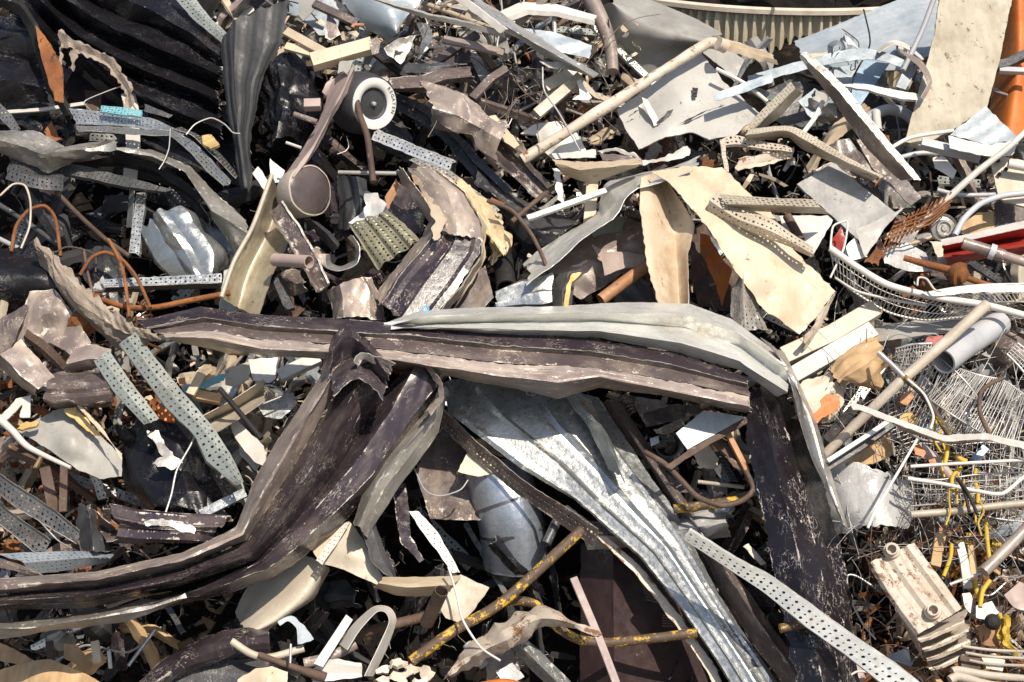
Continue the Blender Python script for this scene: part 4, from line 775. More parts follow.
g = G('cream_sheet', 'large cream sheet folded over like cloth in the right centre', 'metal sheet', (680, 530), 28)
S('left_flap', None, None, 'cream', [[(556, 62), (548, 180), (572, 370), (625, 535)], [(588, 50), (598, 200), (620, 370), (655, 535)], [(622, 55), (660, 200), (680, 370), (690, 535)], [(650, 85), (745, 230), (728, 350), (725, 535)]], (48, 46, 38, 44), None, 1, .7, 6, par=g, soft=True, rag=.6)
P('right_flap', None, None, 'cream', [(590, 45, 50), (700, 22, 46), (850, 24, 42), (945, 125, 42), (1030, 195, 44), (1110, 330, 44), (1262, 482, 44), (1205, 560, 42), (1130, 640, 40), (1000, 545, 46), (900, 410, 50), (800, 250, 54), (690, 120, 54), (640, 70, 52)], 46, ctrl=[(850, 180, 50), (1000, 400, 50)], cr=1.0, cf=5, th=.35, par=g, rag=.8)
S('torn_corner', None, None, 'cream_rust', [[(1205, 555), (1180, 610), (1148, 650)], [(1262, 480), (1230, 560), (1160, 690)]], (46, 38), 'fold3', .8, .6, par=g, rag=1)
T('wooden_pipe', 'orange brown pipe leaning beside the left flap of the cream sheet', 'pipe', 'copper', [(405, 512), (500, 440), (600, 370)], 12, 34, True, n=16)
P('orange_sheet', 'torn orange brown sheet hanging in the hollow of the cream sheet', 'metal sheet', 'orange', [(768, 270), (800, 280), (830, 345), (885, 400), (868, 470), (850, 530), (822, 445), (768, 340)], 22, cr=1.5, ctrl=[(830, 380, 28)])
P('brown_sheet', 'dark brown sheet behind the torn orange sheet', 'metal sheet', 'rust_brown', [(740, 260), (780, 235), (850, 320), (930, 440), (930, 560), (760, 520), (735, 420)], 8, cr=1.5)
S('perforated_beam', 'beige perforated beam slanting down right across the cream sheet', 'perforated beam', 'beige', [[(826, 112), (930, 170), (1040, 225), (1180, 320)], [(805, 150), (905, 215), (1030, 262), (1185, 345)], [(780, 192), (890, 240), (1010, 285), (1180, 358)]], (53, 55, 50), None, 1, .3, perf=(1.5, 4, .04, .96, .62))
S('perforated_beam', 'beige perforated beam lying level right of the cream sheet top', 'perforated beam', 'beige', [[(845, 125), (1000, 135), (1190, 145)], [(860, 160), (1000, 165), (1210, 172)], [(880, 180), (1000, 190), (1240, 196)]], (56, 58, 48), None, 1, .2, perf=(1.6, 4, .04, .5, .7))
S('perforated_channel', 'grey perforated channel standing on end below the cream sheet', 'metal channel', 'galv_dusty', [[(882, 575), (884, 480), (920, 408)], [(935, 620), (925, 520), (925, 410)], [(1015, 620), (975, 510), (930, 412)]], (44, 50, 42), None, 1, .3, perf=(1.6, 8, .04, .96, .45))
S('crumpled_foil', 'crumpled silver foil duct piece at the left end of the galvanised flashing', 'foil', 'galv', [[(30, 480), (120, 450), (230, 440)], [(20, 520), (120, 500), (225, 490)], [(10, 560), (120, 550), (230, 545)]], (36, 42, 36), 'fold5', 2, 2, 14)
S('bent_duct_strip', 'silver bent strip with yellow foam edge beside the crumpled foil', 'metal strip', 'galv', [[(232, 420), (225, 480), (220, 545)], [(290, 410), (265, 470), (262, 545)], [(335, 405), (310, 440), (300, 545)]], (36, 44, 36), None, 1, .8)
P('foam_scrap', 'yellow foam lining stuck in the bent silver strip', 'foam scrap', 'foam', [(300, 420), (335, 415), (300, 450), (285, 545), (265, 545), (280, 460)], 44, cr=1, th=1)
T('dark_pipe', 'black pipe end in shade under the brown cable', 'pipe', 'black_matt', [(60, 470, 24), (40, 300, 10)], 20, 20, True, n=18)
P('perforated_scrap', 'dark perforated crumpled scrap in the gap beside the orange brown pipe', 'metal scrap', 'galv_dark', [(440, 470), (540, 410), (590, 480), (600, 530), (460, 530)], 22, cr=2)

# ================================================================== right middle
R(750, 160, .26758)
P('slab', 'grey stained flat slab leaning right of the level perforated beam', 'slab', 'grey_stained', [(176, 88), (315, 8), (425, 100), (548, 195), (405, 296), (290, 190)], 34, cr=.4, th=1.4, rag=.3, bevel=.15)
g = G('pointed_plate', 'pale pointed folded plate below the grey stained slab', 'metal plate', (460, 350), 36)
P('upper_face', None, None, 'grey', [(394, 262), (575, 178), (500, 260), (430, 362)], 46, cr=.4, par=g)
P('lower_face', None, None, 'white', [(360, 322), (394, 285), (440, 360), (372, 378)], 44, cr=.3, par=g)
ps = []
for k in range(14):
    t = k / 13; a0, b0 = 545 + 225 * t, 228 - 118 * t; ps.append([(a0, b0, 40 + 4 * t), (a0 - 60 - 10 * t, b0 + 95 + 30 * t, 36), ] if k > 4 else [(a0, b0, 40), (a0 - 30, b0 + 60, 38), (a0 - 60, b0 + 125, 36)])
for k in range(5):
    t = k / 4; ps.append([(540 - 20 * t, 235 + 60 * t, 40.6), (690 - 20 * t, 180 + 60 * t, 42), (770 - 30 * t, 122 + 60 * t, 42)])
g = G('rusty_mesh', 'bent rusty orange wire mesh under the long pale stick', 'wire mesh', (600, 300), 36)
WIRES('bars', None, None, 'rust', ps, 1.6, 40, par=g, sm=False)
P('rust_scrap', 'frayed rust clump at the foot of the rusty wire mesh', 'metal scrap', 'rust', [(425, 385), (470, 325), (505, 350), (480, 390)], 44, cr=2, rag=2)
P('dark_plate', 'brown dark plate in shade behind the rusty wire mesh', 'steel plate', 'brown', [(430, 120), (560, 200), (640, 250), (600, 320), (520, 300), (540, 220), (440, 150)], 18, cr=1)
P('crumpled_foil', 'crumpled pinkish foil below the rusty wire mesh', 'foil', 'film', [(480, 340), (580, 310), (660, 340), (700, 400), (600, 400), (500, 392)], 30, cr=2.2)
P('tan_clip', 'pale pointed bracket left of the red channel end', 'bracket', 'beige', [(672, 300), (718, 305), (745, 395), (720, 400)], 36, cr=.4)
g = G('wire_basket', 'bent white wire basket with a thick curved rim below the pointed plate', 'wire basket', (480, 560), 30)
RACK('x', 'basket', None, 'white', [(300, 330, 44), (400, 398, 48), (520, 465, 48), (700, 512, 46), (880, 540, 42), (1060, 590, 38)], [(318, 440, 36), (400, 500, 34), (520, 570, 32), (660, 600, 32), (780, 590, 32), (900, 600, 32)], 44, 2, 1.0, par=g, frame=2.4)
T('rim', None, None, 'white', [(300, 330), (400, 400), (520, 468), (700, 514), (880, 542), (1060, 590)], 6.5, 49, par=g)
T('lower_rim', None, None, 'white', [(318, 440), (400, 490), (520, 520), (660, 545)], 2.5, 44, par=g)
T('wire_hook', None, None, 'white', [(300, 330), (310, 250), (345, 232), (365, 235), (350, 330), (300, 440)], 2, 46, par=g)
g = G('wire_shelf', 'flat white wire shelf edge curving in from the right edge', 'wire shelf', (850, 500), 40)
RACK('x', 'shelf', None, 'white', [(640, 500, 47), (760, 478, 50), (880, 466, 50), (1060, 462, 50)], [(780, 530, 42), (860, 535, 42), (950, 530, 42), (1060, 530, 42)], 22, 1, 1.0, par=g, frame=2)
S('edge_band', None, None, 'white', [[(640, 496), (760, 478), (880, 466), (1060, 466)], [(680, 512), (780, 500), (900, 494), (1060, 494)]], 51, None, 1, .1, par=g)
T('wire', 'white wire zigzag standing above the wire shelf', 'wire', 'white', [(625, 470), (630, 440), (660, 445), (690, 485), (715, 490)], 2, 54)
g = G('rusty_axle', 'orange rusty axle with a round flange at the right', 'axle', (780, 450), 34)
T('shaft', None, None, 'rust', [(575, 365), (660, 390), (760, 415)], 7, 44, par=g, taper=(.8, 1.2))
fc_ = at(750 + 785 * .26758, 160 + 428 * .26758, 45); fa = (at(750 + 860 * .26758, 160 + 455 * .26758, 46) - at(750 + 700 * .26758, 160 + 402 * .26758, 44)).normalized(); fa = (fa + .5 * (CAM - fc_).normalized()).normalized()
LA('flange', None, None, 'rust', [(.001, -.03), (.035, -.03), (.045, -.012), (.045, .004), (.03, .008), (.026, .022), (.014, .026), (.001, .026)], fc_, fa, g, n=28)
T('shaft', None, None, 'rust', [(800, 436), (900, 470), (1060, 486)], 6, 44, par=g)
g = G('red_channel', 'red painted steel channel with a white top edge at the right edge', 'steel channel', (860, 360), 34)
S('top_edge', None, None, 'white', [[(712, 298), (860, 265), (1050, 222)], [(716, 318), (860, 288), (1050, 250)]], (46, 48), None, 1, .2, par=g)
S('web', None, None, 'red', [[(716, 320), (860, 290), (1050, 252)], [(722, 345), (860, 318), (1050, 285)], [(726, 365), (860, 345), (1050, 320)], [(738, 392), (870, 372), (1050, 350)]], (48, 38, 46, 38), None, 1, .3, par=g)
g = G('flanged_pipe', 'grey brown pipe with a collar lying on the red channel', 'pipe', (880, 350), 44)
T('pipe', None, None, 'taupe', [(795, 310), (880, 335), (950, 358)], 11, 53, True, par=g, n=18)
T('collar', None, None, 'pvc', [(895, 340), (915, 347)], 15, 53, par=g, n=18)
T('tail', None, None, 'pink_brown', [(948, 357), (1060, 392)], 9, 53, par=g, n=16)
T('bent_tube', 'light grey bent tube arching in from the right edge above the red channel', 'tube', 'pvc', [(765, 282), (800, 220), (860, 165), (940, 135), (1050, 122)], 6, 40)
T('bent_tube', 'thin grey tube lying level above the light grey bent tube', 'tube', 'pvc', [(700, 112), (780, 130), (900, 130), (1050, 118)], 4.5, 34)
P('shade_plate', 'dark maroon grey plate above the white edge of the red channel', 'steel plate', 'brown', [(912, 160), (960, 150), (1060, 190), (1060, 230), (912, 252)], 22, cr=.6)
pc = at(750 + 725 * .26758, 160 + 255 * .26758, 36); pa = (CAM - pc).normalized() + Vector((.3, 0, .1))
LA('metal_disc', 'round dented metal lid with pressed rings behind the rusty wire mesh', 'metal lid', 'galv_dusty', [(.001, .008), (.01, .008), (.013, .0), (.020, .0), (.024, .009), (.030, .009), (.034, .0), (.046, -.004), (.052, .006), (.056, -.004)], pc, pa, n=32, dent=.3)
P('crate_scrap', 'cluttered cream cardboard scrap under the light grey bent tube', 'card scrap', 'card', [(780, 250), (850, 200), (910, 200), (910, 260), (820, 290)], 24, cr=1.5)
T('steel_rod', 'short rusty brown bar leaning right of the level perforated beam', 'steel bar', 'rust_brown', [(138, 208), (190, 300)], 9, 42)
P('cream_flap', 'white bent flap under the end of the perforated beams', 'metal scrap', 'white', [(110, 205), (290, 205), (310, 225), (240, 350), (180, 300), (130, 270)], 38, cr=.7)
P('red_scrap', 'small red plastic scrap behind the wire basket hook', 'plastic scrap', 'red', [(300, 310), (340, 250), (358, 300), (345, 345), (310, 340)], 36, cr=1)
P('red_scrap', 'bright red scrap between the cream planks and the pale pole', 'plastic scrap', 'red', [(662, 662), (722, 655), (700, 690), (655, 692)], 38, cr=.3)
T('pole', 'long dull beige pole slanting from the cream planks toward the right', 'pole', 'pole', [(885, 540, 60), (720, 690, 60), (560, 830, 58), (250, 1130, 40)], 10.5, 50, sm=False, taper=(1, .85))
R(750, 330, .26758)
B('plank', 'cream wooden plank sloping up right below the cream sheet, upper of the pair', 'plank', 'beige', [(125, 100), (300, 20), (470, -80)], 17, 9, 36, bevel=.2)
B('plank', 'cream wooden plank sloping up right below the cream sheet, lower of the pair', 'plank', 'enamel', [(130, 190), (300, 92), (460, 0)], 16, 9, 40, bevel=.2)
S('pale_sheet', 'pale grey sheet lying level behind the pale pole at the right', 'metal sheet', 'grey', [[(420, 0), (620, -40), (860, -60)], [(440, 50), (640, 20), (800, 0)]], (30, 34), None, 1, .5)
T('grey_pipe', 'wide light grey plastic pipe with an open end at the right', 'plastic pipe', 'pvc', [(722, 118, 54), (800, 60, 48), (930, -25, 36)], 24, 46, True, n=28)
S('paper_sheet', 'crumpled cream paper like sheet with orange stains below the planks', 'paper', 'paper', [[(150, 240), (200, 190), (290, 148)], [(165, 300), (240, 270), (310, 200)], [(180, 350), (290, 330), (400, 200)]], (44, 50, 40), 'fold5', 1.5, 2.4, 12, rag=1.5)
S('paper_sheet', 'folded brown cardboard like wrap under the pale pole', 'card', 'card', [[(300, 150), (390, 80), (475, 20)], [(330, 190), (430, 130), (490, 90)], [(440, 215), (490, 210), (545, 90)]], (46, 52, 42), 'fold4', 1.5, 2, 12, rag=1)
P('orange_stain_scrap', 'orange stained torn sheet below the crumpled paper', 'torn sheet', 'orange', [(175, 315), (300, 240), (340, 245), (330, 300), (240, 345), (190, 350)], 50, cr=1.5, rag=1.2)
g = G('strap_bar', 'pale flat bar bent in the middle crossing the wire tangle', 'flat bar', (640, 380), 56)
S('bar', None, None, 'grey', [[(378, 255), (400, 275), (545, 330), (720, 392), (880, 384), (1060, 425)], [(380, 300), (410, 300), (545, 352), (725, 415), (885, 408), (1060, 452)]], 62, None, 1, .25, par=g, th=.5, sm=False)
S('flange', None, None, 'taupe', [[(545, 352), (725, 416), (885, 408)], [(560, 372), (735, 424), (885, 418)]], (61.5, 55), None, 1, .2, par=g, sm=False)
B('steel_bar', 'dark steel bar sloping up right under the bent flat bar', 'steel bar', 'black_matt', [(230, 475), (390, 295)], 9, 6, 40)
B('angle_iron', 'purple grey angle iron sloping up right below the dark steel bar', 'steel bar', 'slate', [(262, 525), (400, 440), (525, 350)], 10, 7, 48)
B('thin_bar', 'white thin bar lying along the purple grey angle iron', 'metal bar', 'white', [(290, 490), (430, 400), (520, 340)], 4, 3, 53)
P('curved_board', 'curved brown wooden board behind the wire tangle', 'wood board', 'card', [(345, 500), (440, 440), (525, 370), (540, 460), (460, 500), (400, 510)], 34, cr=.6, th=1)
def bend(x, y, o): return (x, y, o)
RACK('wire_guard', 'domed wire guard of many curved thin rods at the right', 'wire guard', 'wire', [(545, 70, 40), (640, 55, 44), (730, 120, 50), (820, 210, 50), (900, 330, 44)], [(520, 200, 30), (560, 330, 34), (620, 400, 40), (720, 420, 42), (860, 400, 40)], 40, 2, .85, jit=8)
RACK('wire_guard', 'fanned wire guard sweeping down to the right edge', 'wire guard', 'wire', [(770, 140, 46), (860, 170, 48), (950, 190, 46), (1050, 260, 42)], [(660, 250, 50), (760, 320, 52), (880, 390, 48), (1000, 420, 46)], 42, 1, .85, jit=9)
RACK('wire_guard', 'bent wire grille above the fanned guard, behind the pale pole', 'wire guard', 'wire', [(545, 72, 38), (600, 55, 40), (680, 50, 40)], [(560, 130, 36), (620, 130, 38), (660, 120, 38)], 12, 4, 1.1)
RACK('wire_grid', 'small square wire grid at the right edge below the grey pipe', 'wire grid', 'wire', [(960, 90, 44), (1000, 130, 44), (1050, 190, 44)], [(1000, 50, 40), (1040, 80, 40), (1080, 120, 40)], 7, 4, 1.2)
RACK('wire_shelf', 'sagging wire shelf grille under the bent flat bar', 'wire shelf', 'wire', [(510, 220, 34), (520, 330, 36), (540, 470, 40)], [(580, 190, 32), (600, 330, 36), (640, 440, 40)], 16, 2, 1.1)
T('gas_hose', 'grey and yellow hose running down over the wire guard', 'hose', 'wire', [(480, 85), (530, 130), (580, 180)], 5, 60)
T('gas_hose', 'yellow hose section draped over the wire guard', 'hose', 'yellow', [(575, 175), (640, 235), (700, 320), (745, 395)], 5.5, 60)
T('wire', 'white cable curving beside the yellow hose section', 'cable', 'white', [(590, 185), (650, 240), (685, 320), (675, 370)], 2.2, 62)
T('dark_cable', 'dark cable hooked over the fanned wire guard', 'cable', 'rust_brown', [(945, 180), (900, 200), (862, 235), (860, 310), (900, 400)], 4, 58)
P('foam_scrap', 'pale yellow foam lump inside the wire guard', 'foam scrap', 'foam', [(560, 320), (600, 298), (632, 325), (620, 350), (570, 352)], 40, cr=2, th=2)
P('foam_scrap', 'orange foam lump inside the wire guard', 'foam scrap', 'copper', [(560, 240), (600, 225), (615, 250), (590, 275), (562, 268)], 40, cr=2, th=2)
P('plastic_scrap', 'bright orange plastic scrap hanging under the bent flat bar', 'plastic scrap', 'orange', [(612, 432), (632, 422), (658, 455), (650, 475), (620, 462)], 56, cr=.5)
P('plastic_scrap', 'small orange plastic scrap right of the bright orange one', 'plastic scrap', 'orange', [(668, 485), (690, 478), (705, 505), (680, 512)], 54, cr=.5)
T('grey_tube', 'wide pinkish grey rail below the bright orange scrap', 'rail', 'pink_brown', [(640, 440), (700, 490), (760, 560)], 9, 46)
T('yellow_hose', 'yellow hose loop hanging below the bent flat bar', 'hose', 'yellow_hose', [(738, 432), (735, 470), (728, 500)], 3.6, 56)
T('yellow_hose', 'curled orange yellow hose in the middle of the wire basket', 'hose', 'yellow_hose', [(790, 515), (770, 530), (755, 555), (756, 600)], 3.6, 52)
T('yellow_hose', 'long yellow hose hanging in the wire tangle near the right edge', 'hose', 'yellow_hose', [(845, 520), (838, 560), (852, 600), (850, 660)], 3.6, 48)
T('yellow_hose', 'short yellow hose piece lying by the blue handle', 'hose', 'yellow_hose', [(770, 468), (790, 485), (810, 492)], 5, 52)
B('plastic_grip', 'dark blue plastic handle in the wire tangle', 'handle', 'blue_sheet', [(835, 490), (880, 440)], 7, 5, 50)
def tangle(name, label, mat, n, seed, box, d, lo, hi):
    r = random.Random(seed); ps = []; F()
    for _ in range(n):
        x, y, o = r.uniform(box[0], box[2]), r.uniform(box[1], box[3]), r.uniform(lo, hi); a = r.uniform(0, 6.283); l = r.uniform(12, 45); k = r.uniform(-.5, .5); p = []
        for j in range(5): p.append((x, y, o)); x += math.cos(a) * l / 2; y += math.sin(a) * l / 2; o += r.uniform(-3, 3); a += k + r.uniform(-.3, .3)
        ps.append(p)
    ob = WIRES(name, label, 'wire tangle', mat, ps, d, 40); ob['kind'] = 'stuff'; return ob
tangle('wire_tangle', 'dense tangle of fine grey wire at the right below the grey pipe', 'wire', 210, 31, (830, 350, 1030, 560), .7, 10, 46)
R(750, 330, .26758)
for k, (x, y) in enumerate(((700, 330), (720, 420), (775, 520), (800, 560), (830, 590), (860, 640), (690, 300), (745, 600))):
    T('yellow_strand', 'thin yellow cable strand hanging in the wire tangle at the right', 'cable', 'yellow_hose', [(x, y), (x + 18 - 7 * k % 30, y + 40), (x - 10 + 5 * k % 22, y + 80), (x + 16 - 9 * k % 34, y + 130)], 1.8, 50 + k, grp='thin yellow strands in the wire tangle')
tangle('rusty_tangle', 'fine rusty wire and roots mixed into the rubble at the lower right', 'rust_brown', 170, 32, (860, 400, 1030, 690), .8, 10, 48)
tangle('dark_tangle', 'fine dark cables mixed into the brown tangle near the top edge', 'brown', 70, 33, (400, 20, 600, 130), 1.0, -4, 24)
R(750, 330, .26758)
g = G('mesh_basket', 'flattened wire mesh basket at the right below the bent flat bar', 'wire basket', (800, 660), 40)
RACK('x', 'mesh', None, 'wire', [(570, 545, 48), (700, 560, 50), (850, 540, 50), (1060, 530, 48)], [(580, 660, 44), (720, 650, 46), (880, 660, 46), (1060, 640, 44)], 34, 4, .8, par=g, jit=9)
T('top_rod', None, None, 'white', [(600, 510), (760, 500), (1060, 484)], 3, 56, par=g)
T('front_rod', None, None, 'white', [(590, 555), (720, 575), (840, 600), (940, 612), (1010, 560), (1060, 520)], 3.5, 55, par=g)
T('rail', None, None, 'beige', [(600, 690), (760, 678), (900, 660), (1060, 645)], 6.5, 54, par=g)
RACK('wire_grid', 'coarse crossing wire grid behind the flattened mesh basket', 'wire grid', 'wire', [(600, 420, 36), (760, 430, 38), (900, 420, 38), (1060, 450, 36)], [(560, 600, 36), (740, 640, 38), (900, 700, 38), (1060, 720, 36)], 22, 6, .75, jit=26)
T('wire', 'long straight thin rod leaning on the plastic film', 'steel rod', 'white', [(625, 408), (560, 520), (465, 680), (440, 740)], 2.4, 60, sm=False)
T('dark_cable', 'black cable hanging down over the mesh basket', 'cable', 'black_matt', [(775, 555), (800, 600), (820, 680)], 3, 60)
T('dark_cable', 'black cable beside the first, curving to the right', 'cable', 'black_matt', [(775, 552), (815, 610), (850, 690)], 3, 61)
S('plastic_film', 'crumpled dusty white plastic film right of the flaking dark beam', 'plastic film', 'film', [[(232, 488), (240, 580), (270, 680), (330, 760)], [(350, 498), (370, 600), (400, 690), (430, 740)], [(460, 520), (480, 600), (510, 690), (520, 740)], [(580, 570), (585, 620), (590, 680), (570, 730)]], (30, 40, 42, 34), None, 1.2, 1.5, 6, th=.1, rag=.8, soft=True)
# ================================================================== the big beam in the middle
F()
g = G('long_channel', 'long bent purple brown channel lying level across the middle of the heap', 'steel channel', (450, 380), 56)
LC = [[(136, 321), (200, 307), (262, 315), (332, 319), (420, 325), (500, 332), (590, 338), (670, 352), (748, 377)],
 [(146, 328), (204, 317), (262, 326), (335, 331), (420, 336), (500, 345), (590, 351), (670, 364), (748, 384)],
 [(152, 330), (207, 322), (262, 331), (335, 335), (420, 341), (500, 350), (590, 356), (670, 369), (749, 388)],
 [(160, 333), (212, 330), (262, 339), (335, 343), (420, 353), (500, 363), (590, 367), (670, 380), (751, 396)]]
S('top_face', None, None, 'burnt', LC[0:2], (60, 66), None, 1, .25, 7, par=g, rag=.35)
S('front_face', None, None, 'brown', LC[1:4], (66, 64, 67), None, 1, .22, 7, par=g, rag=.35)
S('channel_strip', 'dusty brown lower flange hanging under the long level channel', 'steel flange', 'taupe', [
 [(160, 334), (212, 331), (262, 340), (335, 344), (420, 354), (500, 364), (590, 368), (670, 381), (751, 397)],
 [(166, 337), (212, 338), (262, 349), (335, 353), (420, 364), (500, 376), (558, 382), (600, 376), (670, 390), (752, 407)],
 [(172, 340), (212, 345), (262, 356), (335, 360), (425, 372), (500, 386), (558, 398), (600, 388), (665, 396), (750, 413)]], (67, 68, 50), None, 1, .3, 9, rag=.8)
S('flashing', 'bright galvanised flashing with long creases on top of the level channel', 'flashing', 'bright_zinc', [
 [(378, 322), (420, 312), (500, 307), (600, 304), (690, 304), (732, 318), (776, 350)],
 [(384, 325), (425, 317), (505, 314), (600, 312), (690, 316), (736, 330), (784, 364)],
 [(388, 327), (435, 324), (510, 322), (600, 321), (685, 328), (740, 346), (788, 380)],
 [(392, 328), (445, 328), (515, 330), (600, 331), (680, 343), (740, 360), (788, 392)],
 [(400, 329), (450, 331), (520, 336), (600, 338), (680, 353), (740, 371), (778, 398)]], (50, 62, 56, 66, 59), None, 1, .4, 7, rag=.45)
S('corner_flap', 'pale crushed galvanised corner folded over the right end of the flashing', 'flashing', 'galv_dusty', [
 [(760, 338), (786, 364), (797, 410), (813, 460), (828, 495), (838, 515)],
 [(772, 345), (797, 385), (812, 432), (826, 476), (838, 508), (844, 525)],
 [(785, 352), (805, 392), (822, 445), (836, 484), (844, 512), (848, 530)]], (58, 60, 46), None, 1, .8, 8)
S('flaking_beam', 'wide dark beam with flaking white paint hanging from the right end of the channel', 'steel beam', 'burnt_flaky', [
 [(748, 396), (746, 440), (756, 490), (768, 545), (780, 610), (800, 690)],
 [(760, 388), (768, 430), (782, 490), (798, 550), (808, 612), (824, 690)],
 [(770, 386), (784, 425), (802, 488), (818, 550), (830, 615), (842, 690)],
 [(778, 388), (802, 420), (824, 480), (842, 545), (854, 608), (862, 690)]], (52, 58, 51, 40), None, 1, .75, 9, rag=1.2)
g = G('burnt_cladding', 'long purple brown cladding sheet sweeping down left from the middle crease', 'cladding sheet', (240, 560), 30)
CR = [[(333, 334), (320, 376), (284, 430), (252, 486), (236, 526), (182, 552), (95, 572), (-10, 580)],
 [(340, 331), (331, 378), (295, 436), (262, 494), (242, 534), (182, 560), (95, 580), (-10, 588)],
 [(348, 332), (343, 380), (308, 440), (272, 500), (247, 541), (182, 567), (95, 587), (-10, 594)],
 [(364, 337), (358, 384), (325, 447), (285, 508), (251, 552), (180, 579), (90, 596), (-10, 601)],
 [(376, 350), (372, 392), (341, 454), (297, 515), (255, 560), (178, 586), (88, 602), (-10, 605)],
 [(388, 364), (386, 402), (354, 458), (308, 524), (258, 567), (174, 592), (84, 608), (-10, 610)]]
S('edge_fold', None, None, 'taupe', CR[0:3], (56, 71, 60), None, 1, .35, 8, par=g, rag=.7)
S('sheet', None, None, 'burnt', CR[2:6], (60.3, 72, 62, 46), None, 1, .35, 6, par=g, rag=.8)
S('burnt_cladding', 'dark creased cladding sheet right of the sweeping one, ending in a torn fold', 'cladding sheet', 'burnt', [
 [(410, 360), (376, 408), (338, 457), (298, 502), (252, 552), (190, 584), (140, 600)],
 [(420, 360), (390, 414), (354, 466), (312, 512), (262, 560), (196, 590), (140, 606)],
 [(438, 384), (408, 422), (372, 474), (326, 522), (268, 570), (200, 595), (140, 611)],
 [(441, 390), (414, 430), (380, 482), (334, 530), (274, 578), (204, 600), (140, 616)]], (48, 62, 58, 44), None, 1, .4, 8, rag=.8)
S('grey_drape', 'greenish grey creased sheet strip right of the dark creased cladding', 'metal sheet', 'galv_dusty', [
 [(438, 388), (422, 414), (390, 446), (368, 476), (352, 522)], [(442, 385), (430, 418), (400, 452), (377, 482), (358, 526)], [(445, 388), (436, 424), (408, 460), (384, 490), (362, 530)], [(447, 398), (440, 432), (414, 468), (390, 500), (368, 538)]], (50, 58, 54, 46), None, 1, .5, 10)
S('torn_fold', 'dark torn tail below the greenish grey strip', 'metal scrap', 'galv_dark', [[(365, 480), (360, 520), (372, 560), (384, 572)], [(385, 490), (374, 525), (390, 560), (402, 590)]], (46, 40), 'V', 1.2, .8)
S('torn_fold', 'torn purple brown fold bulging over the top of the sweeping cladding', 'metal scrap', 'burnt', [[(330, 340), (336, 328), (350, 322), (366, 334), (392, 362)], [(332, 352), (341, 340), (353, 336), (368, 350), (390, 372)], [(330, 372), (342, 362), (356, 356), (370, 368), (386, 384)], [(334, 396), (346, 386), (358, 380), (372, 386), (382, 398)]], (62, 78, 70, 76), None, 1, .7, 14, rag=.8)
S('torn_fold', 'bright torn curl of metal at the top of the middle crease', 'metal scrap', 'galv_dusty', [[(352, 362), (362, 352), (380, 356), (392, 362)], [(356, 370), (366, 362), (382, 366), (390, 374)]], (78, 72), 'V', 1, .8, 14, rag=1.2)
S('torn_fold', 'pale ragged torn fringe along the top of the greenish grey strip', 'metal scrap', 'taupe', [[(425, 362), (444, 382), (446, 398), (436, 412)], [(430, 370), (440, 388), (438, 402), (428, 410)]], (64, 60), 'V', 1, 1, 16, rag=1.4)
RB = [(0, -.4), (.04, .5), (.09, 0), (.25, .0), (.285, .9), (.32, 0), (.43, -.15), (.54, 0), (.58, 1.0), (.62, 0), (.71, -.15), (.80, 0), (.835, .9), (.87, 0), (1, -.4)]
S('corrugated_sheet', 'long shiny galvanised corrugated sheet slanting down right to the bottom edge', 'corrugated sheet', 'galv', [
 [(440, 384), (450, 414), (518, 466), (575, 500), (640, 558), (680, 608), (716, 660), (742, 705)],
 [(462, 377), (498, 418), (556, 462), (600, 506), (652, 552), (690, 604), (726, 657), (756, 705)],
 [(512, 380), (545, 424), (588, 466), (624, 506), (664, 546), (700, 600), (736, 654), (768, 705)],
 [(560, 388), (586, 428), (620, 470), (646, 504), (676, 540), (709, 596), (745, 651), (780, 705)],
 [(598, 398), (624, 436), (650, 475), (669, 502), (688, 532), (718, 592), (754, 648), (794, 705)]], (36, 37, 38, 37, 34), RB, 1, .3, 7, rag=.3, hsc=(.7, 1))
S('folded_sheet', 'dark blue grey buckled fold in the middle of the corrugated sheet', 'metal sheet', 'galv', [[(560, 392), (590, 430), (610, 470)], [(575, 396), (604, 432), (622, 476)], [(592, 400), (612, 440), (626, 484)]], (42, 50, 42), None, 1, .6, 8)
S('perforated_strip', 'dark brown perforated edge strip under the left of the corrugated sheet', 'metal strip', 'brown', [[(442, 408), (475, 440), (520, 478), (600, 530)], [(436, 422), (470, 454), (515, 492), (592, 546)]], (36, 30), None, 1, .3, perf=(1.4, 2, .2, .8, .5))
S('trim_strip', 'rust edged cream strip along the underside of the corrugated sheet', 'metal strip', 'cream_rust', [[(568, 506), (600, 530), (640, 566), (680, 616), (716, 668), (730, 700)], [(562, 508), (596, 536), (634, 572), (673, 622), (708, 672), (720, 700)]], 30, None, 1, .25, rag=.4)
S('brown_cladding', 'purple brown cladding strip along the right of the corrugated sheet', 'cladding sheet', 'brown', [
 [(600, 402), (640, 455), (672, 503), (692, 534), (722, 594), (758, 650), (798, 705)],
 [(608, 400), (652, 462), (684, 508), (712, 548), (750, 610), (790, 665), (815, 705)],
 [(618, 402), (664, 470), (700, 524), (732, 568), (775, 630), (812, 680), (828, 705)]], (28, 36, 26), None, 1, .6, 8)
P('shaded_sheet', 'dark brown panel in shade between the level channel and the corrugated sheet', 'metal panel', 'brown', [(445, 420), (470, 445), (500, 480), (480, 520), (430, 520), (415, 470)], 16, cr=1.6, th=.3)
P('cream_scrap', 'torn cream insulation scrap showing behind the brown perforated edge', 'insulation', 'paper', [(470, 448), (492, 454), (498, 472), (478, 478), (458, 472)], 28, cr=1.4)
T('blue_wire', 'thin blue wire trailing over the dark brown panel', 'wire', 'pvc', [(414, 468), (425, 490), (440, 496), (460, 490), (468, 480)], 1.3, 32)

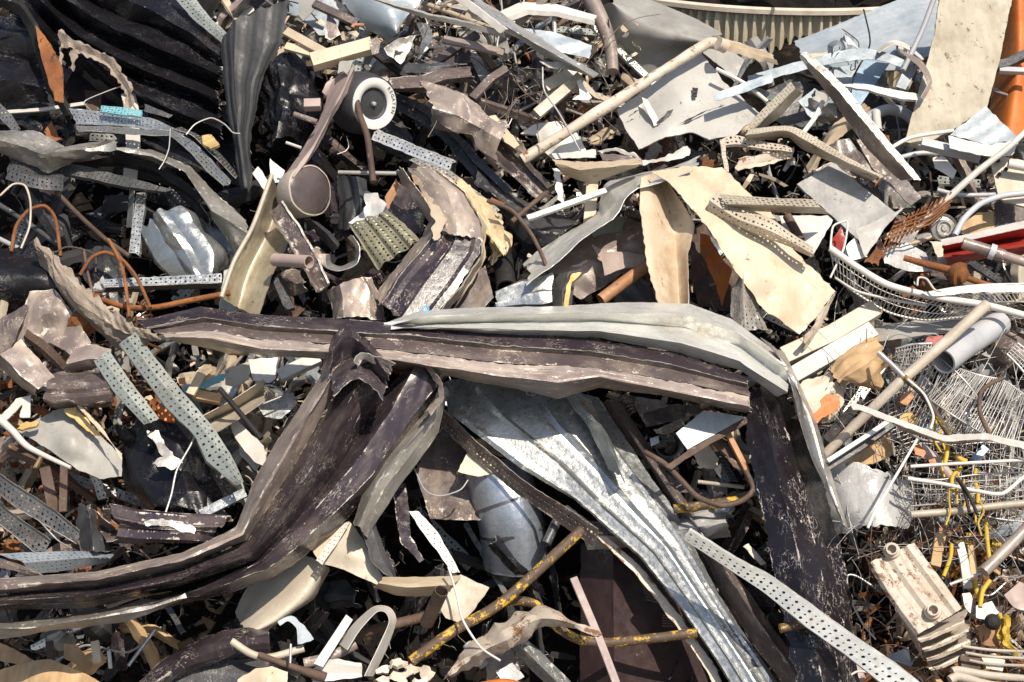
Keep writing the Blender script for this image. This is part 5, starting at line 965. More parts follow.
# between the channel and the flaking beam
R(490, 330, .27344)
g = G('angle_bracket', 'pale topped steel bracket with rusty edge and legs left of the flaking beam', 'bracket', (930, 520), 34)
P('top_plate', None, None, 'blue_white', [(680, 378), (782, 294), (935, 318), (722, 438)], 52, cr=.3, th=.4, par=g, rag=.1)
S('front_flange', None, None, 'rust_brown', [[(640, 500), (722, 440), (850, 368), (940, 316)], [(660, 512), (732, 462), (856, 388), (936, 345)]], 52.5, None, 1, .3, par=g, sm=False)
B('leg', None, None, 'copper', [(866, 372), (942, 520)], 5, 5, 48, par=g)
B('leg', None, None, 'rust_brown', [(822, 400), (880, 455), (936, 518)], 9, 5, 44, par=g)
P('side_plate', None, None, 'rust_brown', [(860, 460), (905, 480), (942, 500), (936, 522), (890, 500)], 47, cr=.3, par=g)
P('dark_bar', 'dark brown bar under the level channel behind the pale bracket', 'steel bar', 'brown', [(545, 310), (640, 270), (760, 276), (780, 300), (680, 330), (570, 352)], 28, cr=.4, th=1)
P('tan_scrap', 'tan crumpled scrap under the level channel left of the dark bar', 'metal scrap', 'taupe', [(530, 240), (620, 250), (650, 275), (548, 310), (535, 290)], 30, cr=1.5)
WIRES('coil_spring', 'dark rusty coil spring in the shade under the level channel', 'spring', 'brown', [[(468 + 8 * k, 250 + 12 * k, 34), (490 + 6 * k, 240 + 12 * k, 40), (525 + 1 * k, 246 + 10 * k, 36)] for k in range(6)], 2.6, 36)
T('black_pipe', 'open black pipe end beside the pale bracket', 'pipe', 'black', [(650, 420, 34), (640, 416, 14)], 24, 30, True, n=24)
P('clip_scrap', 'small pale blue plastic scrap left of the black pipe end', 'plastic scrap', 'blue_white', [(585, 400), (615, 388), (620, 410), (590, 425)], 40, cr=.5)
P('grey_scrap', 'grey folded scrap above the black pipe end', 'metal scrap', 'taupe', [(600, 360), (700, 320), (715, 345), (650, 375), (610, 372)], 38, cr=.8)
P('cream_crumple', 'crumpled cream scrap behind the legs of the pale bracket', 'paper', 'paper', [(745, 458), (800, 420), (838, 470), (830, 500), (770, 505)], 34, cr=1.6)
S('perforated_strip', 'dark perforated strip leaning behind the bracket legs', 'metal strip', 'galv_dark', [[(795, 460), (850, 560)], [(850, 445), (905, 550)]], 30, 'V', 1, .3, perf=(1.3, 4, .1, .9, .5))
T('steel_rod', 'pale thin rod lying level below the bracket legs', 'steel rod', 'pole', [(760, 555), (930, 575)], 3.6, 36)
T('brown_hose', 'brown hose looping under the pale bracket to the flaking beam', 'hose', 'rust_brown', [(565, 445), (640, 490), (700, 550), (760, 610), (850, 642), (925, 622), (962, 580), (935, 515)], 5, 50)
P('shade_flap', 'grey flap in shade left of the brown hose loop', 'metal scrap', 'slate', [(590, 480), (680, 540), (730, 590), (640, 600), (600, 560)], 26, cr=1.2)
T('yellow_pipe', 'short yellow and black pipe below the brown hose loop', 'pipe', 'yellow', [(672, 655), (790, 640), (912, 622)], 8.5, 40)
S('foil_duct', 'crumpled grey foil duct under the short yellow pipe', 'foil duct', 'film', [[(670, 690), (770, 660), (860, 650)], [(690, 730), (770, 720), (870, 710)], [(730, 770), (800, 770), (880, 760)]], (24, 36, 24), 'fold4', 1.2, 1.5, 14)

# ================================================================== left, below the beam
R(0, 330, .264)
g_ = 'perforated uprights left of the sweeping cladding'
S('perforated_upright', 'greenish perforated steel upright leaning at the left, shorter of two', 'perforated upright', 'galv_green', [[(415, 70), (500, 190), (608, 332)], [(385, 95), (470, 225), (572, 350)], [(350, 122), (430, 245), (540, 362)]], (52, 54, 52), [(0, -1.2), (.08, 0), (.92, 0), (1, -1.2)], 1, .25, perf=(2.1, 4, .12, .88, .55), grp=g_, th=.3)
S('perforated_upright', 'greenish perforated steel upright leaning at the left, longer of two and twisted', 'perforated upright', 'galv_green', [[(520, 5), (600, 110), (700, 235), (800, 345), (880, 465), (925, 570)], [(485, 30), (565, 140), (665, 265), (765, 370), (845, 480), (915, 585)], [(445, 55), (530, 170), (620, 292), (735, 408), (770, 500), (890, 590)]], (56, 58, 56), [(0, -1.2), (.08, 0), (.92, 0), (1, -1.2)], 1, .35, perf=(2.1, 4, .12, .88, .55), grp=g_, th=.3)
S('ribbed_channel', 'dark brown crumpled channel lying level left of the perforated uprights', 'steel channel', 'brown', [[(195, 172), (300, 168), (425, 165)], [(175, 215), (300, 215), (430, 205)], [(165, 255), (300, 262), (432, 245)], [(195, 300), (300, 300), (400, 280)]], (42, 50, 48, 34), 'fold4', 1.2, 1.2)
S('rusty_box', 'rusty brown box channel sloping down right at the left edge', 'steel channel', 'taupe', [[(80, 35), (150, 110), (205, 178)], [(0, 95), (70, 165), (140, 222)], [(-10, 120), (60, 200), (120, 250)]], (48, 50, 38), None, 1, .6)
S('rusty_box', 'rusty pale plate above the brown crumpled channel', 'steel channel', 'taupe', [[(280, 60), (350, 50), (425, 70)], [(250, 130), (330, 110), (415, 110)], [(240, 165), (300, 155), (395, 135)]], (44, 46, 40), None, 1, .8)
S('dark_channel', 'dark channel gap piece between the rusty box channel and the pale plate', 'steel channel', 'rust_brown', [[(100, 0), (180, 60), (260, 130)], [(90, 40), (170, 110), (240, 165)]], (36, 32), 'V', 1, .6)
P('insulated_sheet', 'grey panel with torn yellow foam edges at the left', 'insulated panel', 'grey', [(60, 378), (140, 340), (220, 300), (290, 292), (350, 370), (462, 480), (460, 552), (380, 565), (300, 530), (180, 450)], 36, ctrl=[(260, 420, 42)], cr=.6, th=.4)
P('foam_strip', 'yellow foam torn along the upper left edge of the grey panel', 'foam scrap', 'foam', [(55, 380), (100, 345), (145, 338), (135, 362), (85, 378)], 42, cr=1.2, th=1, rag=1.2)
P('foam_strip', 'yellow foam wedge along the top of the grey panel', 'foam scrap', 'foam', [(240, 305), (290, 290), (330, 340), (380, 398), (350, 395), (290, 345)], 41, cr=1.2, th=1, rag=1.2)
S('white_strip', 'white trim strip along the right edge of the grey panel', 'metal strip', 'cream', [[(292, 288), (370, 375), (464, 472)], [(306, 288), (390, 372), (462, 495)]], 45, None, 1, .3)
T('white_pipe', 'thin white pipe bending down right below the left edge', 'tube', 'white', [(-10, 330), (50, 385), (110, 445), (268, 522)], 5, 46, taper=(1.5, .7))
P('white_clip', 'white plastic clip near the left edge above the white pipe', 'plastic clip', 'white', [(0, 325), (60, 260), (118, 245), (112, 330), (75, 330), (85, 280), (20, 342)], 40, cr=.5, th=.6)
S('burnt_bag', 'black crumpled burnt bag below the perforated uprights', 'burnt bag', 'black', [[(455, 370), (450, 480), (480, 580), (560, 660)], [(530, 345), (550, 450), (600, 560), (650, 670)], [(620, 350), (690, 440), (760, 560), (780, 680)], [(700, 400), (800, 490), (880, 590), (900, 660)]], (30, 42, 42, 26), 'fold6', 2, 3.0, 12, rag=1.2, soft=True)
P('foil_chip', 'white foil flake stuck on the black burnt bag', 'foil', 'galv_dusty', [(555, 385), (600, 378), (625, 440), (690, 500), (650, 530), (575, 505), (620, 480)], 47, cr=1.4, rag=1.6)
T('wire', 'thin pale wire hanging over the black burnt bag', 'wire', 'wire', [(740, 395), (720, 440), (670, 530), (650, 620), (628, 690)], 1.8, 52)
B('rusty_flat', 'rusty flat bar standing upright below the grey panel, taller of two', 'flat bar', 'rust_brown', [(246, 425), (238, 690)], 7, 3, 34)
B('rusty_flat', 'rusty flat bar standing upright below the grey panel, broader of two', 'flat bar', 'rust_brown', [(170, 520), (205, 690)], 10, 3, 28)
S('perforated_tray', 'dark perforated tray running down right from the left edge, upper of two', 'cable tray', 'galv_dark', [[(-20, 535), (90, 610), (215, 690), (300, 765)], [(-20, 610), (70, 680), (180, 745), (290, 812)]], (44, 46), 'N', .8, .3, perf=(1.7, 3, .1, .9, .55))
S('perforated_tray', 'dark perforated tray running down right from the left edge, lower of two', 'cable tray', 'galv_dark', [[(-20, 640), (50, 700), (190, 800)], [(-20, 720), (40, 770), (150, 860)]], (42, 44), 'N', .8, .3, perf=(1.7, 3, .1, .9, .55))
B('grey_flat', 'pale grey flat bar rising right below the black burnt bag', 'metal bar', 'galv', [(760, 700), (930, 615)], 9, 3, 44)
T('black_rod', 'black rod slanting down right over the cream channel at the left', 'steel rod', 'black_matt', [(832, 222), (990, 412)], 5, 56)
S('cream_channel', 'cream open channel leaning up right beside the black rod', 'metal channel', 'beige', [[(768, 325), (880, 265), (1000, 185)], [(790, 345), (890, 300), (1000, 235)], [(815, 388), (900, 340), (1000, 270)]], (50, 40, 50), None, 1, .2)
P('white_foam_sheet', 'white foam sheet below the cream open channel', 'foam sheet', 'white', [(868, 352), (900, 345), (1000, 440), (1010, 520), (960, 500), (890, 410)], 40, cr=.6, th=1)
P('label_card', 'small yellowed printed card between the cream channel and the beam', 'card', 'beige', [(850, 150), (944, 118), (944, 185), (895, 212), (852, 205)], 34, cr=.2, th=.5)
P('white_sheet', 'white sheet behind the small printed card', 'metal sheet', 'white', [(940, 110), (1050, 100), (1040, 200), (960, 190)], 30, cr=.6)
S('teal_strip', 'pale teal strip left of the small printed card', 'metal strip', 'teal', [[(690, 215), (780, 190), (850, 162)], [(700, 240), (790, 215), (852, 188)]], 36, None, 1, .2)
B('cream_stick', 'cream broken stick across the pale teal strip', 'wood stick', 'cream', [(720, 245), (765, 165)], 8, 4, 42)
P('copper_scrap', 'small orange copper scrap left of the pale teal strip', 'metal scrap', 'copper', [(675, 185), (700, 178), (705, 205), (680, 210)], 44, cr=.6, th=.8)
P('orange_foam', 'orange crumbled foam between the two perforated uprights', 'foam scrap', 'orange', [(595, 290), (650, 295), (655, 345), (600, 335)], 44, cr=2, th=1)
B('wood_piece', 'cream wooden offcut below the teal strip', 'wood beam', 'card', [(735, 245), (840, 265)], 9, 7, 36)
R(240, 330, .264)
B('wood_piece', 'white square bar rising right under the level channel at the left', 'wood beam', 'white', [(150, 175), (300, 105)], 12, 8, 34)
P('grey_sheet', 'grey crumpled sheet under the level channel beside the sweeping cladding', 'metal sheet', 'galv', [(70, 290), (130, 270), (200, 240), (220, 280), (160, 340), (90, 330)], 36, cr=1.2)
P('white_sheet', 'white torn sheet left of the sweeping cladding', 'metal sheet', 'white', [(-10, 370), (40, 400), (100, 460), (60, 530), (0, 470)], 34, cr=1)
P('grey_sheet', 'dull dark plate above the grey crumpled sheet', 'metal sheet', 'slate', [(105, 95), (165, 90), (165, 160), (140, 190), (105, 150)], 26, cr=.5)
T('wire', 'thin curved wire over the grey crumpled sheet', 'wire', 'wire', [(70, 215), (120, 210), (165, 245), (60, 290)], 1.8, 44)

# ================================================================== bottom left
R(0, 500, .267)
S('dark_flap', 'dark blue grey flap with torn top left of the corrugated dark sheet', 'metal sheet', 'slate', [[(282, 25), (280, 90), (300, 190)], [(330, 12), (340, 90), (350, 190)], [(365, 45), (370, 110), (430, 195)]], (40, 48, 44), None, 1, .8)
S('corrugated_dark', 'dark corrugated sheet with a wavy torn end above the sweeping cladding', 'corrugated sheet', 'burnt', [[(400, 12), (500, 38), (640, 52), (870, 75)], [(425, 60), (520, 85), (650, 85), (840, 100)], [(450, 90), (540, 105), (650, 110), (800, 120)], [(420, 160), (530, 160), (640, 150), (780, 135)]], (48, 54, 54, 46), 'rib3', 2.2, .8)
S('corrugated_dark', 'short dark crumpled edge of corrugated sheet with a round opening', 'corrugated sheet', 'brown', [[(365, 40), (385, 60), (420, 80)], [(372, 100), (400, 110), (440, 120)], [(395, 165), (420, 168), (460, 160)]], (50, 40, 50), None, 1, 1)
S('silver_strip', 'torn silver strip on the dark corrugated sheet', 'metal scrap', 'galv_dusty', [[(540, 80), (640, 78), (740, 110)], [(545, 100), (640, 105), (735, 128)]], 62, None, 1, .8, rag=.9)
S('perforated_strip', 'pale blue perforated strip lying level at the lower left', 'metal strip', 'blue_white', [[(-10, 200), (120, 198), (300, 190), (430, 198)], [(90, 235), (180, 228), (300, 218), (420, 215)], [(110, 278), (200, 268), (300, 255), (400, 236)]], (44, 46, 42), None, 1, .3, perf=(1.9, 6, .04, .96, .5))
S('brown_fold', 'brown folded sheet edge at the left edge under the pale blue strip', 'metal sheet', 'brown', [[(-10, 215), (70, 240), (170, 285)], [(-10, 250), (70, 270), (165, 292)]], 52, 'V', 1, .8)
S('brown_fold', 'brown dusty sheet fold at the far left edge under the sweeping cladding', 'metal sheet', 'taupe', [[(-10, 300), (30, 320), (50, 370)], [(-10, 390), (30, 390), (55, 378)]], 62, 'V', 1.5, 1)
S('silver_tongue', 'long pale silver strip tapering to a point under the sweeping cladding', 'metal strip', 'galv_dusty', [[(-10, 452), (100, 445), (250, 436), (420, 398), (560, 372), (700, 352)], [(-10, 480), (120, 478), (260, 458), (440, 425), (570, 400), (695, 358)], [(-10, 522), (120, 505), (260, 480), (450, 462), (560, 435), (690, 364)]], (58, 66, 60), None, 1, .8, 9)
T('cable_strip', 'thin pale strip running along the lower edge of the dark cladding', 'metal strip', 'taupe', [(400, 400), (560, 345), (760, 300), (985, 215), (1180, 105), (1320, 20)], 4, 48)
S('dark_arc', 'wide dark curved sheet arching at the bottom left of the centre', 'metal sheet', 'burnt', [[(500, 690), (620, 590), (760, 520), (900, 488), (1010, 485)], [(530, 720), (680, 620), (800, 570), (930, 540), (1010, 535)], [(560, 730), (720, 650), (830, 600), (950, 570), (1010, 565)]], (34, 40, 32), 'round', 1, 1)
P('blue_sheet', 'dull blue grey panel under the wide dark curved sheet', 'metal panel', 'slate', [(600, 700), (700, 640), (800, 605), (930, 590), (1010, 600), (1010, 720), (620, 720)], 34, cr=1)
T('steel_rod', 'pale rod leaning in the dark hollow at the lower left', 'steel rod', 'galv', [(580, 485), (480, 622)], 3.2, 26)
P('clay_board', 'rusty tan board lying along the bottom left corner', 'board', 'card', [(-20, 640), (60, 610), (190, 596), (300, 640), (400, 700), (-20, 720)], 34, ctrl=[(180, 650, 40)], cr=1.2, th=1)
P('tan_board', 'tan wooden board leaning above the rusty tan board', 'wood board', 'card', [(238, 538), (290, 545), (345, 612), (330, 640), (240, 590)], 24, cr=.4, th=1)
P('tan_board', 'pale wooden splinters at the far left bottom', 'wood board', 'card', [(-10, 530), (60, 560), (140, 605), (80, 615), (-10, 600)], 20, cr=1, th=.6)
B('wood_stick', 'cream stick standing in the dark hollow at the lower left', 'wood stick', 'cream', [(356, 530), (366, 612)], 7, 5, 30)
B('wood_stick', 'brown stick standing beside the tan wooden board', 'wood stick', 'rust_brown', [(185, 530), (192, 600)], 6, 4, 30)
B('wood_stick', 'short white splinter standing right of the cream stick', 'wood stick', 'white', [(408, 565), (414, 630)], 3, 3, 30)
P('white_chip', 'small white chip in the dark hollow at the lower left', 'metal scrap', 'white', [(285, 510), (315, 503), (312, 515), (290, 520)], 36, cr=.3)

# ================================================================== bottom centre
R(240, 500, .267)
g = G('metal_casing', 'large cream folded sheet metal casing with a perforated fold at the bottom', 'sheet metal casing', (100, 470), 20)
S('main_lobe', None, None, 'beige', [[(-20, 420), (20, 340), (110, 215), (185, 165)], [(10, 470), (70, 400), (170, 280), (230, 200)], [(60, 490), (130, 450), (230, 370), (290, 280), (312, 242)], [(110, 480), (180, 430), (270, 370), (300, 320), (335, 258)]], (18, 30, 34, 24), None, 1, .6, 5, par=g, soft=True)
P('top_fold', None, None, 'cream', [(200, 162), (290, 110), (412, 82), (390, 95), (290, 222), (268, 180), (240, 190)], 42, cr=.6, par=g)
S('perforated_fold', None, None, 'white', [[(388, 88), (330, 160), (284, 225)], [(414, 82), (360, 165), (310, 240)]], 44, None, 1, .1, perf=(1.5, 3, .1, .9, .4), par=g)
P('right_wing', None, None, 'beige', [(414, 82), (450, 130), (536, 292), (515, 320), (480, 300), (400, 265), (312, 240)], 40, ctrl=[(420, 200, 44)], cr=.5, par=g)
S('arm', None, None, 'cream', [[(536, 290), (620, 292), (720, 292), (828, 282)], [(520, 310), (620, 325), (720, 322), (800, 320)], [(505, 322), (590, 350), (700, 355), (760, 350)]], (44, 48, 40), None, 1, .4, par=g)
P('end_flap', None, None, 'beige', [(826, 280), (880, 305), (934, 328), (885, 400), (832, 466), (770, 440), (745, 400), (748, 345)], 44, cr=.5, par=g)
S('curved_strap', 'curved perforated white strap hanging left of the round duct', 'metal strap', 'white', [[(668, 40), (735, 115), (775, 180), (825, 275)], [(632, 40), (690, 130), (745, 200), (795, 270)]], 40, None, 1, .2, perf=(1.7, 3, .12, .88, .6))
S('dark_strap', 'dark strap with white flecks hanging left of the curved white strap', 'metal strap', 'burnt', [[(570, -60), (585, 60), (600, 160), (680, 240)], [(620, -60), (635, 50), (640, 140), (690, 225)]], 34, None, 1, .6)
T('wire', 'thin pale wire trailing down from the curved white strap', 'wire', 'white', [(780, 250), (810, 350), (835, 450), (900, 550), (975, 602)], 2, 52)
g = G('white_ribbon', 'white plastic ribbon bent into a tall loop at the bottom', 'plastic ribbon', (480, 690), 34)
S('ribbon', None, None, 'white', [[(370, 540), (420, 470), (500, 400), (560, 402), (585, 450), (550, 560), (500, 660)], [(400, 560), (445, 490), (510, 420), (545, 420), (558, 460), (515, 560), (468, 660)]], (40, 48), None, 1, .1, par=g, rag=.05)
P('ribbon_offcut', 'straight white plastic strip leaning left of the looped ribbon', 'plastic strip', 'white', [(398, 428), (422, 448), (310, 625), (276, 612)], 48, cr=.2, rag=.05)
S('ribbon_offcut', 'curved white plastic strip at the left of the bottom ribbons', 'plastic strip', 'blue_white', [[(145, 452), (190, 432), (240, 470), (278, 525)], [(150, 470), (180, 455), (210, 480), (215, 540)]], 46, None, 1, .2)
S('ribbon_offcut', 'flat white crumpled strip lying at the foot of the looped ribbon', 'plastic strip', 'white', [[(265, 640), (330, 600), (460, 610)], [(275, 690), (380, 670), (450, 660)]], 42, 'fold3', 1, 1)
T('cream_pipe', 'cream pipe curving in from the left at the bottom', 'pipe', 'beige', [(-30, 530), (40, 575), (110, 590), (240, 555)], 6.5, 42)
T('brown_tube', 'brown tube with an open end behind the looped ribbon', 'tube', 'taupe', [(435, 540), (330, 590), (240, 612)], 9, 40, True)
T('brown_tube', 'brown tube sloping up right toward the rusty pipe stub', 'tube', 'rust_brown', [(380, 520), (560, 470), (720, 430)], 9, 34)
T('pipe_stub', 'rusty brown pipe stub with an open top before the cream casing', 'pipe', 'rust_brown', [(700, 460, 44), (755, 340, 58)], 12, 50, True, n=18)
T('dark_stick', 'dark stick with a screw eye lying at the bottom left of the ribbons', 'wood stick', 'rust_brown', [(70, 580), (180, 620), (320, 665)], 7, 44, dent=.3)
T('screw_eye', 'thin hooked screw standing on the dark stick', 'screw', 'wire', [(188, 612), (190, 540)], 2.2, 50)
P('cream_chunk', 'cream foam chunk at the bottom edge left of the ribbons', 'foam chunk', 'cream', [(-10, 668), (60, 630), (120, 622), (180, 645), (176, 720), (-10, 720)], 44, ctrl=[(100, 660, 52)], cr=1, th=2)
g2 = 'torn cream foam crumbs at the bottom edge'
for k, (x, y, rr) in enumerate(((535, 640, 34), (590, 610, 40), (640, 632, 38), (700, 650, 44), (600, 660, 50), (545, 672, 34), (680, 682, 40))):
    P('torn_foam', 'crumbling cream foam crumb in the heap of crumbs at the bottom edge', 'foam crumb', 'paper', [(x + rr * (.7 + .35 * math.sin(j * 2.3 + k)) * math.cos(j * .785), y + rr * .75 * (.7 + .35 * math.cos(j * 1.7 + k)) * math.sin(j * .785)) for j in range(8)], 42 + 2 * k, ctrl=[(x, y, 50 + 2 * k)], cr=2.2, cf=18, th=1.5, rag=1.5, grp='torn cream foam crumbs at the bottom edge')
T('yellow_pole', 'chipped yellow pole slanting up right at the bottom centre', 'pole', 'yellow', [(640, 605), (800, 490), (985, 380), (1280, 112)], 9.5, 44)
T('pale_bottle', 'pale grey tube end beside the foot of the chipped yellow pole', 'tube', 'pvc', [(850, 540), (915, 620)], 9, 34)
S('torn_flap', 'torn cream and brown metal flap curling at the bottom centre', 'metal sheet', 'cream_rust', [[(770, 640), (830, 570), (900, 520), (985, 490), (1120, 410), (1200, 415), (1320, 480)], [(780, 655), (845, 600), (920, 560), (1000, 520), (1100, 450), (1200, 450), (1340, 500)], [(800, 665), (870, 640), (950, 590), (1010, 540), (1100, 480), (1180, 470), (1280, 500)]], (44, 52, 42), None, 1, 1.2, 12, rag=1.4)

R(490, 500, .27344)
g = G('round_duct', 'dented round galvanised duct section left of the yellow pole', 'duct', (90, 240), 10)
T('pipe', None, None, 'duct', [(22, -115, 16), (74, 60, 12), (100, 225, 0)], 60, 24, True, par=g, dent=.8, n=40)
T('seam', None, None, 'galv_dark', [(60, 12, 13.3), (63, 22, 13)], 63.5, 24, True, par=g, n=32)
T('seam', None, None, 'galv_dark', [(82, 100, 9.2), (84, 110, 8.6)], 63.5, 24, True, par=g, n=32)
T('dark_rod', 'dark rod in shade right of the round duct', 'steel rod', 'slate', [(262, 40), (205, 160)], 9, 24)
T('bent_pipe', 'bent yellow and cream pipe curving level at the bottom centre', 'pipe', 'yellow', [(30, 375), (100, 368), (170, 385), (240, 460), (320, 508), (420, 522), (560, 510), (755, 486)], 8.5, 36)
B('thin_stick', 'thin brown stick slanting down right across the bent yellow pipe', 'stick', 'pink_brown', [(305, 285), (400, 510), (480, 720)], 6.5, 4, 50, sm=True)
g = G('steel_column', 'big dark maroon steel column standing in the hollow at the bottom', 'steel column', (520, 700), -6)
S('face', None, None, 'maroon', [[(330, 160), (330, 720)], [(450, 160), (455, 720)], [(800, 160), (800, 720)]], (8, 20, -4), None, 1, .3, par=g, th=.8)
S('perforated_strip', 'pale perforated strip on top of the dark maroon column', 'metal strip', 'galv', [[(320, 75), (400, 80), (470, 90)], [(335, 130), (410, 130), (480, 135)], [(355, 180), (430, 180), (500, 170)]], (26, 30, 24), None, 1, .3, perf=(1.5, 4, .04, .5, .5))
S('perforated_channel', 'grey perforated channel sloping down right to the bottom edge', 'metal channel', 'galv', [[(95, 478), (200, 570), (330, 700)], [(80, 500), (180, 600), (290, 710)], [(65, 515), (150, 620), (240, 710)]], (34, 38, 30), None, 1, .3, perf=(1.5, 6, .52, .94, .5))
P('grey_plate', 'grey folded plate left of the sloping perforated channel', 'metal plate', 'taupe', [(-20, 520), (70, 510), (110, 620), (80, 690), (-10, 690)], 30, cr=1)
P('white_bits', 'crumpled pale foil left of the sloping perforated channel at the bottom edge', 'foil', 'film', [(20, 620), (80, 590), (125, 640), (60, 680)], 38, cr=1.4)
T('orange_pipe', 'orange pipe edge at the bottom edge left of the grey perforated channel', 'pipe', 'orange', [(-30, 680), (60, 668), (170, 700)], 7, 42)
WIRES('broom_wires', 'bunch of thin brown wires under the corrugated sheet', 'wire bunch', 'rust_brown', [[(545 + 4 * k, 280 + 12 * k, 24), (600 + 6 * k, 320 + 9 * k, 26), (670 + 4 * k, 350 + 10 * k, 26)] for k in range(8)], 1.6, 26)
WIRES('broom_wires', 'second bunch of thin brown wires lower beside the maroon column', 'wire bunch', 'rust_brown', [[(630, 420 + 10 * k, 24), (690, 430 + 8 * k, 26), (740, 425 + 10 * k, 26)] for k in range(5)], 1.6, 26)
F()
S('perforated_rail', 'long white perforated rail slanting down right to the bottom edge', 'perforated rail', 'bright_zinc', [[(689, 529), (731, 555), (769, 575), (814, 606), (856, 637), (897, 664), (935, 694)], [(684, 541), (726, 568), (766, 595), (806, 628), (848, 658), (878, 682), (905, 704)]], (67, 64), [(0, -1.5), (.05, 0), (.95, 0), (1, -1.2)], 1, .25, perf=(2.2, 3, .2, .92, .62), rag=.2, sm=False)
R(490, 500, .27344)
P('pink_scrap', 'pale clip standing left of the white perforated rail', 'metal scrap', 'beige', [(925, 170), (945, 160), (1010, 230), (990, 240)], 40, cr=.4)
T('yellow_pipe', 'end of a yellow pipe under the white perforated rail', 'pipe', 'yellow', [(1060, 470), (1240, 436)], 8, 58)

# ================================================================== bottom right
R(750, 500, .268)
S('grey_flat', 'grey flat bar leaning down right at the bottom edge behind the perforated rail', 'metal bar', 'pvc', [[(105, 355), (200, 530), (300, 700)], [(125, 350), (222, 525), (320, 700)]], 40, None, 1, .2)
T('pink_pipe', 'wide pinkish plastic pipe below the white perforated rail', 'pipe', 'pink_brown', [(350, 480), (355, 580), (385, 680)], 22, 28, n=24, dent=.5)
P('blue_scrap', 'pale blue scrap right of the pinkish pipe', 'plastic scrap', 'blue_white', [(525, 575), (590, 550), (600, 620), (560, 640), (480, 660)], 26, cr=.6)
T('wire', 'looped thin wire left of the ribbed white tank', 'wire', 'wire', [(470, 330), (400, 285), (362, 285), (375, 370), (420, 460), (470, 520)], 1.8, 34)
T('wire', 'curled thin wire at the foot of the pinkish pipe', 'wire', 'white', [(340, 680), (400, 640), (460, 650), (490, 690)], 2, 44)
g = G('radiator', 'rusty white finned metal tank with round ports at the lower right', 'radiator', (640, 600), 24)
S('front', None, None, 'cream_rust', [[(443, 236), (500, 330), (560, 420), (622, 502)], [(480, 215), (540, 305), (605, 395), (670, 478)], [(530, 195), (590, 280), (655, 370), (718, 448)], [(580, 172), (640, 255), (705, 340), (765, 422)], [(618, 155), (680, 240), (740, 320), (796, 400)]], 58, [(0, -1.6), (.04, -.2), (.08, 0), (.2, 0), (.27, -.9), (.36, -.9), (.43, 0), (.55, 0), (.62, -.9), (.71, -.9), (.78, 0), (.92, 0), (.96, -.2), (1, -1.6)], 1, .15, par=g, th=.3, rag=.1, sm=False)
S('side_wall', None, None, 'cream_rust', [[(443, 238), (520, 360), (620, 504)], [(480, 300), (560, 430), (650, 600)]], (56, 34), None, 1, .3, par=g, th=.3)
for k in range(4):
    dx, dy, oo = 12 + 14 * k, 38 + 36 * k, 54 - 6 * k
    S('fin', None, None, 'cream_rust', [[(606 + dx, 462 + dy), (700 + dx, 418 + dy), (796 + dx * .9, 368 + dy)], [(614 + dx, 482 + dy), (650 + dx, 475 + dy), (790 + dx * .9, 412 + dy)], [(622 + dx, 492 + dy), (660 + dx, 484 + dy), (788 + dx * .9, 425 + dy)]], (oo - 9, oo + 1, oo), None, 1, .35, par=g, th=.4, rag=.25)
def port(x, y):
    c = at(750 + x * .268, 500 + y * .268, 58.5); a = HN * .8 + (CAM - c).normalized() * .5 + Vector((-.1, 0, 0))
    p_ = LA('port', None, None, 'cream_rust', [(.024, -.005), (.028, .0), (.026, .012), (.02, .014), (.019, .03), (.0145, .03), (.0145, .002), (.001, .002)], c, a, g, n=24)
port(682, 416); port(528, 190)
T('thin_strip', 'thin white rod lying across the dark hollow below the black handle wires', 'steel rod', 'white', [(745, 315), (800, 295), (872, 268)], 2.4, 50)
T('iron_pole', 'brown grey pole slanting in from the right edge with a rusty cut end', 'pole', 'taupe', [(872, 268), (950, 190), (1060, 75)], 10, 54, n=16)
T('yellow_hose', 'yellow hose hanging at the right of the rusty white tank', 'hose', 'yellow_hose', [(752, 165), (748, 215), (722, 285)], 3.6, 46)
T('yellow_hose', 'long yellow hose hanging down behind the brown grey pole', 'hose', 'yellow_hose', [(880, 70), (885, 150), (895, 230)], 3.8, 46)
T('yellow_hose', 'yellow hose piece standing under the rusty cut end of the pole', 'hose', 'yellow_hose', [(838, 300), (848, 350), (862, 380)], 4, 46)
T('yellow_hose', 'greenish yellow hose crossing the yellow piece under the pole', 'hose', 'yellow_hose', [(895, 300), (868, 340), (858, 400)], 4, 49)
S('yellow_rag', 'crumpled yellow rag beside the round black knob', 'rag', 'yellow_hose', [[(935, 430), (925, 500), (950, 560)], [(975, 440), (970, 520), (990, 575)]], (46, 50), 'fold4', 1.5, 2, 20, rag=1.5)
kc = at(750 + 905 * .268, 500 + 455 * .268, 52)
LA('rubber_ball', 'round black rubber knob near the right bottom corner', 'knob', 'black_matt', [(.001, .03), (.014, .028), (.024, .016), (.027, 0), (.022, -.02), (.001, -.03)], kc, CAM - kc, n=28)
B('wood_piece', 'dark brown wooden stick standing right of the top of the tank', 'wood stick', 'card', [(710, 130), (690, 250)], 9, 6, 40)
B('wood_piece', 'white wooden slat standing between the hoses at the right', 'wood slat', 'white', [(780, 160), (800, 240), (812, 330)], 8, 4, 40)
B('wood_piece', 'brown wooden slat standing right of the white slat', 'wood slat', 'card', [(822, 170), (838, 300)], 6, 4, 38)
P('block', 'broken grey brick lying right of the tank fins', 'brick', 'taupe', [(790, 350), (820, 345), (850, 400), (835, 440), (800, 400)], 44, cr=.6, th=2)
P('green_rag', 'pale green crumpled film under the yellow hose piece', 'plastic film', 'galv_green', [(840, 400), (900, 380), (930, 420), (880, 450), (845, 440)], 48, cr=1.5)
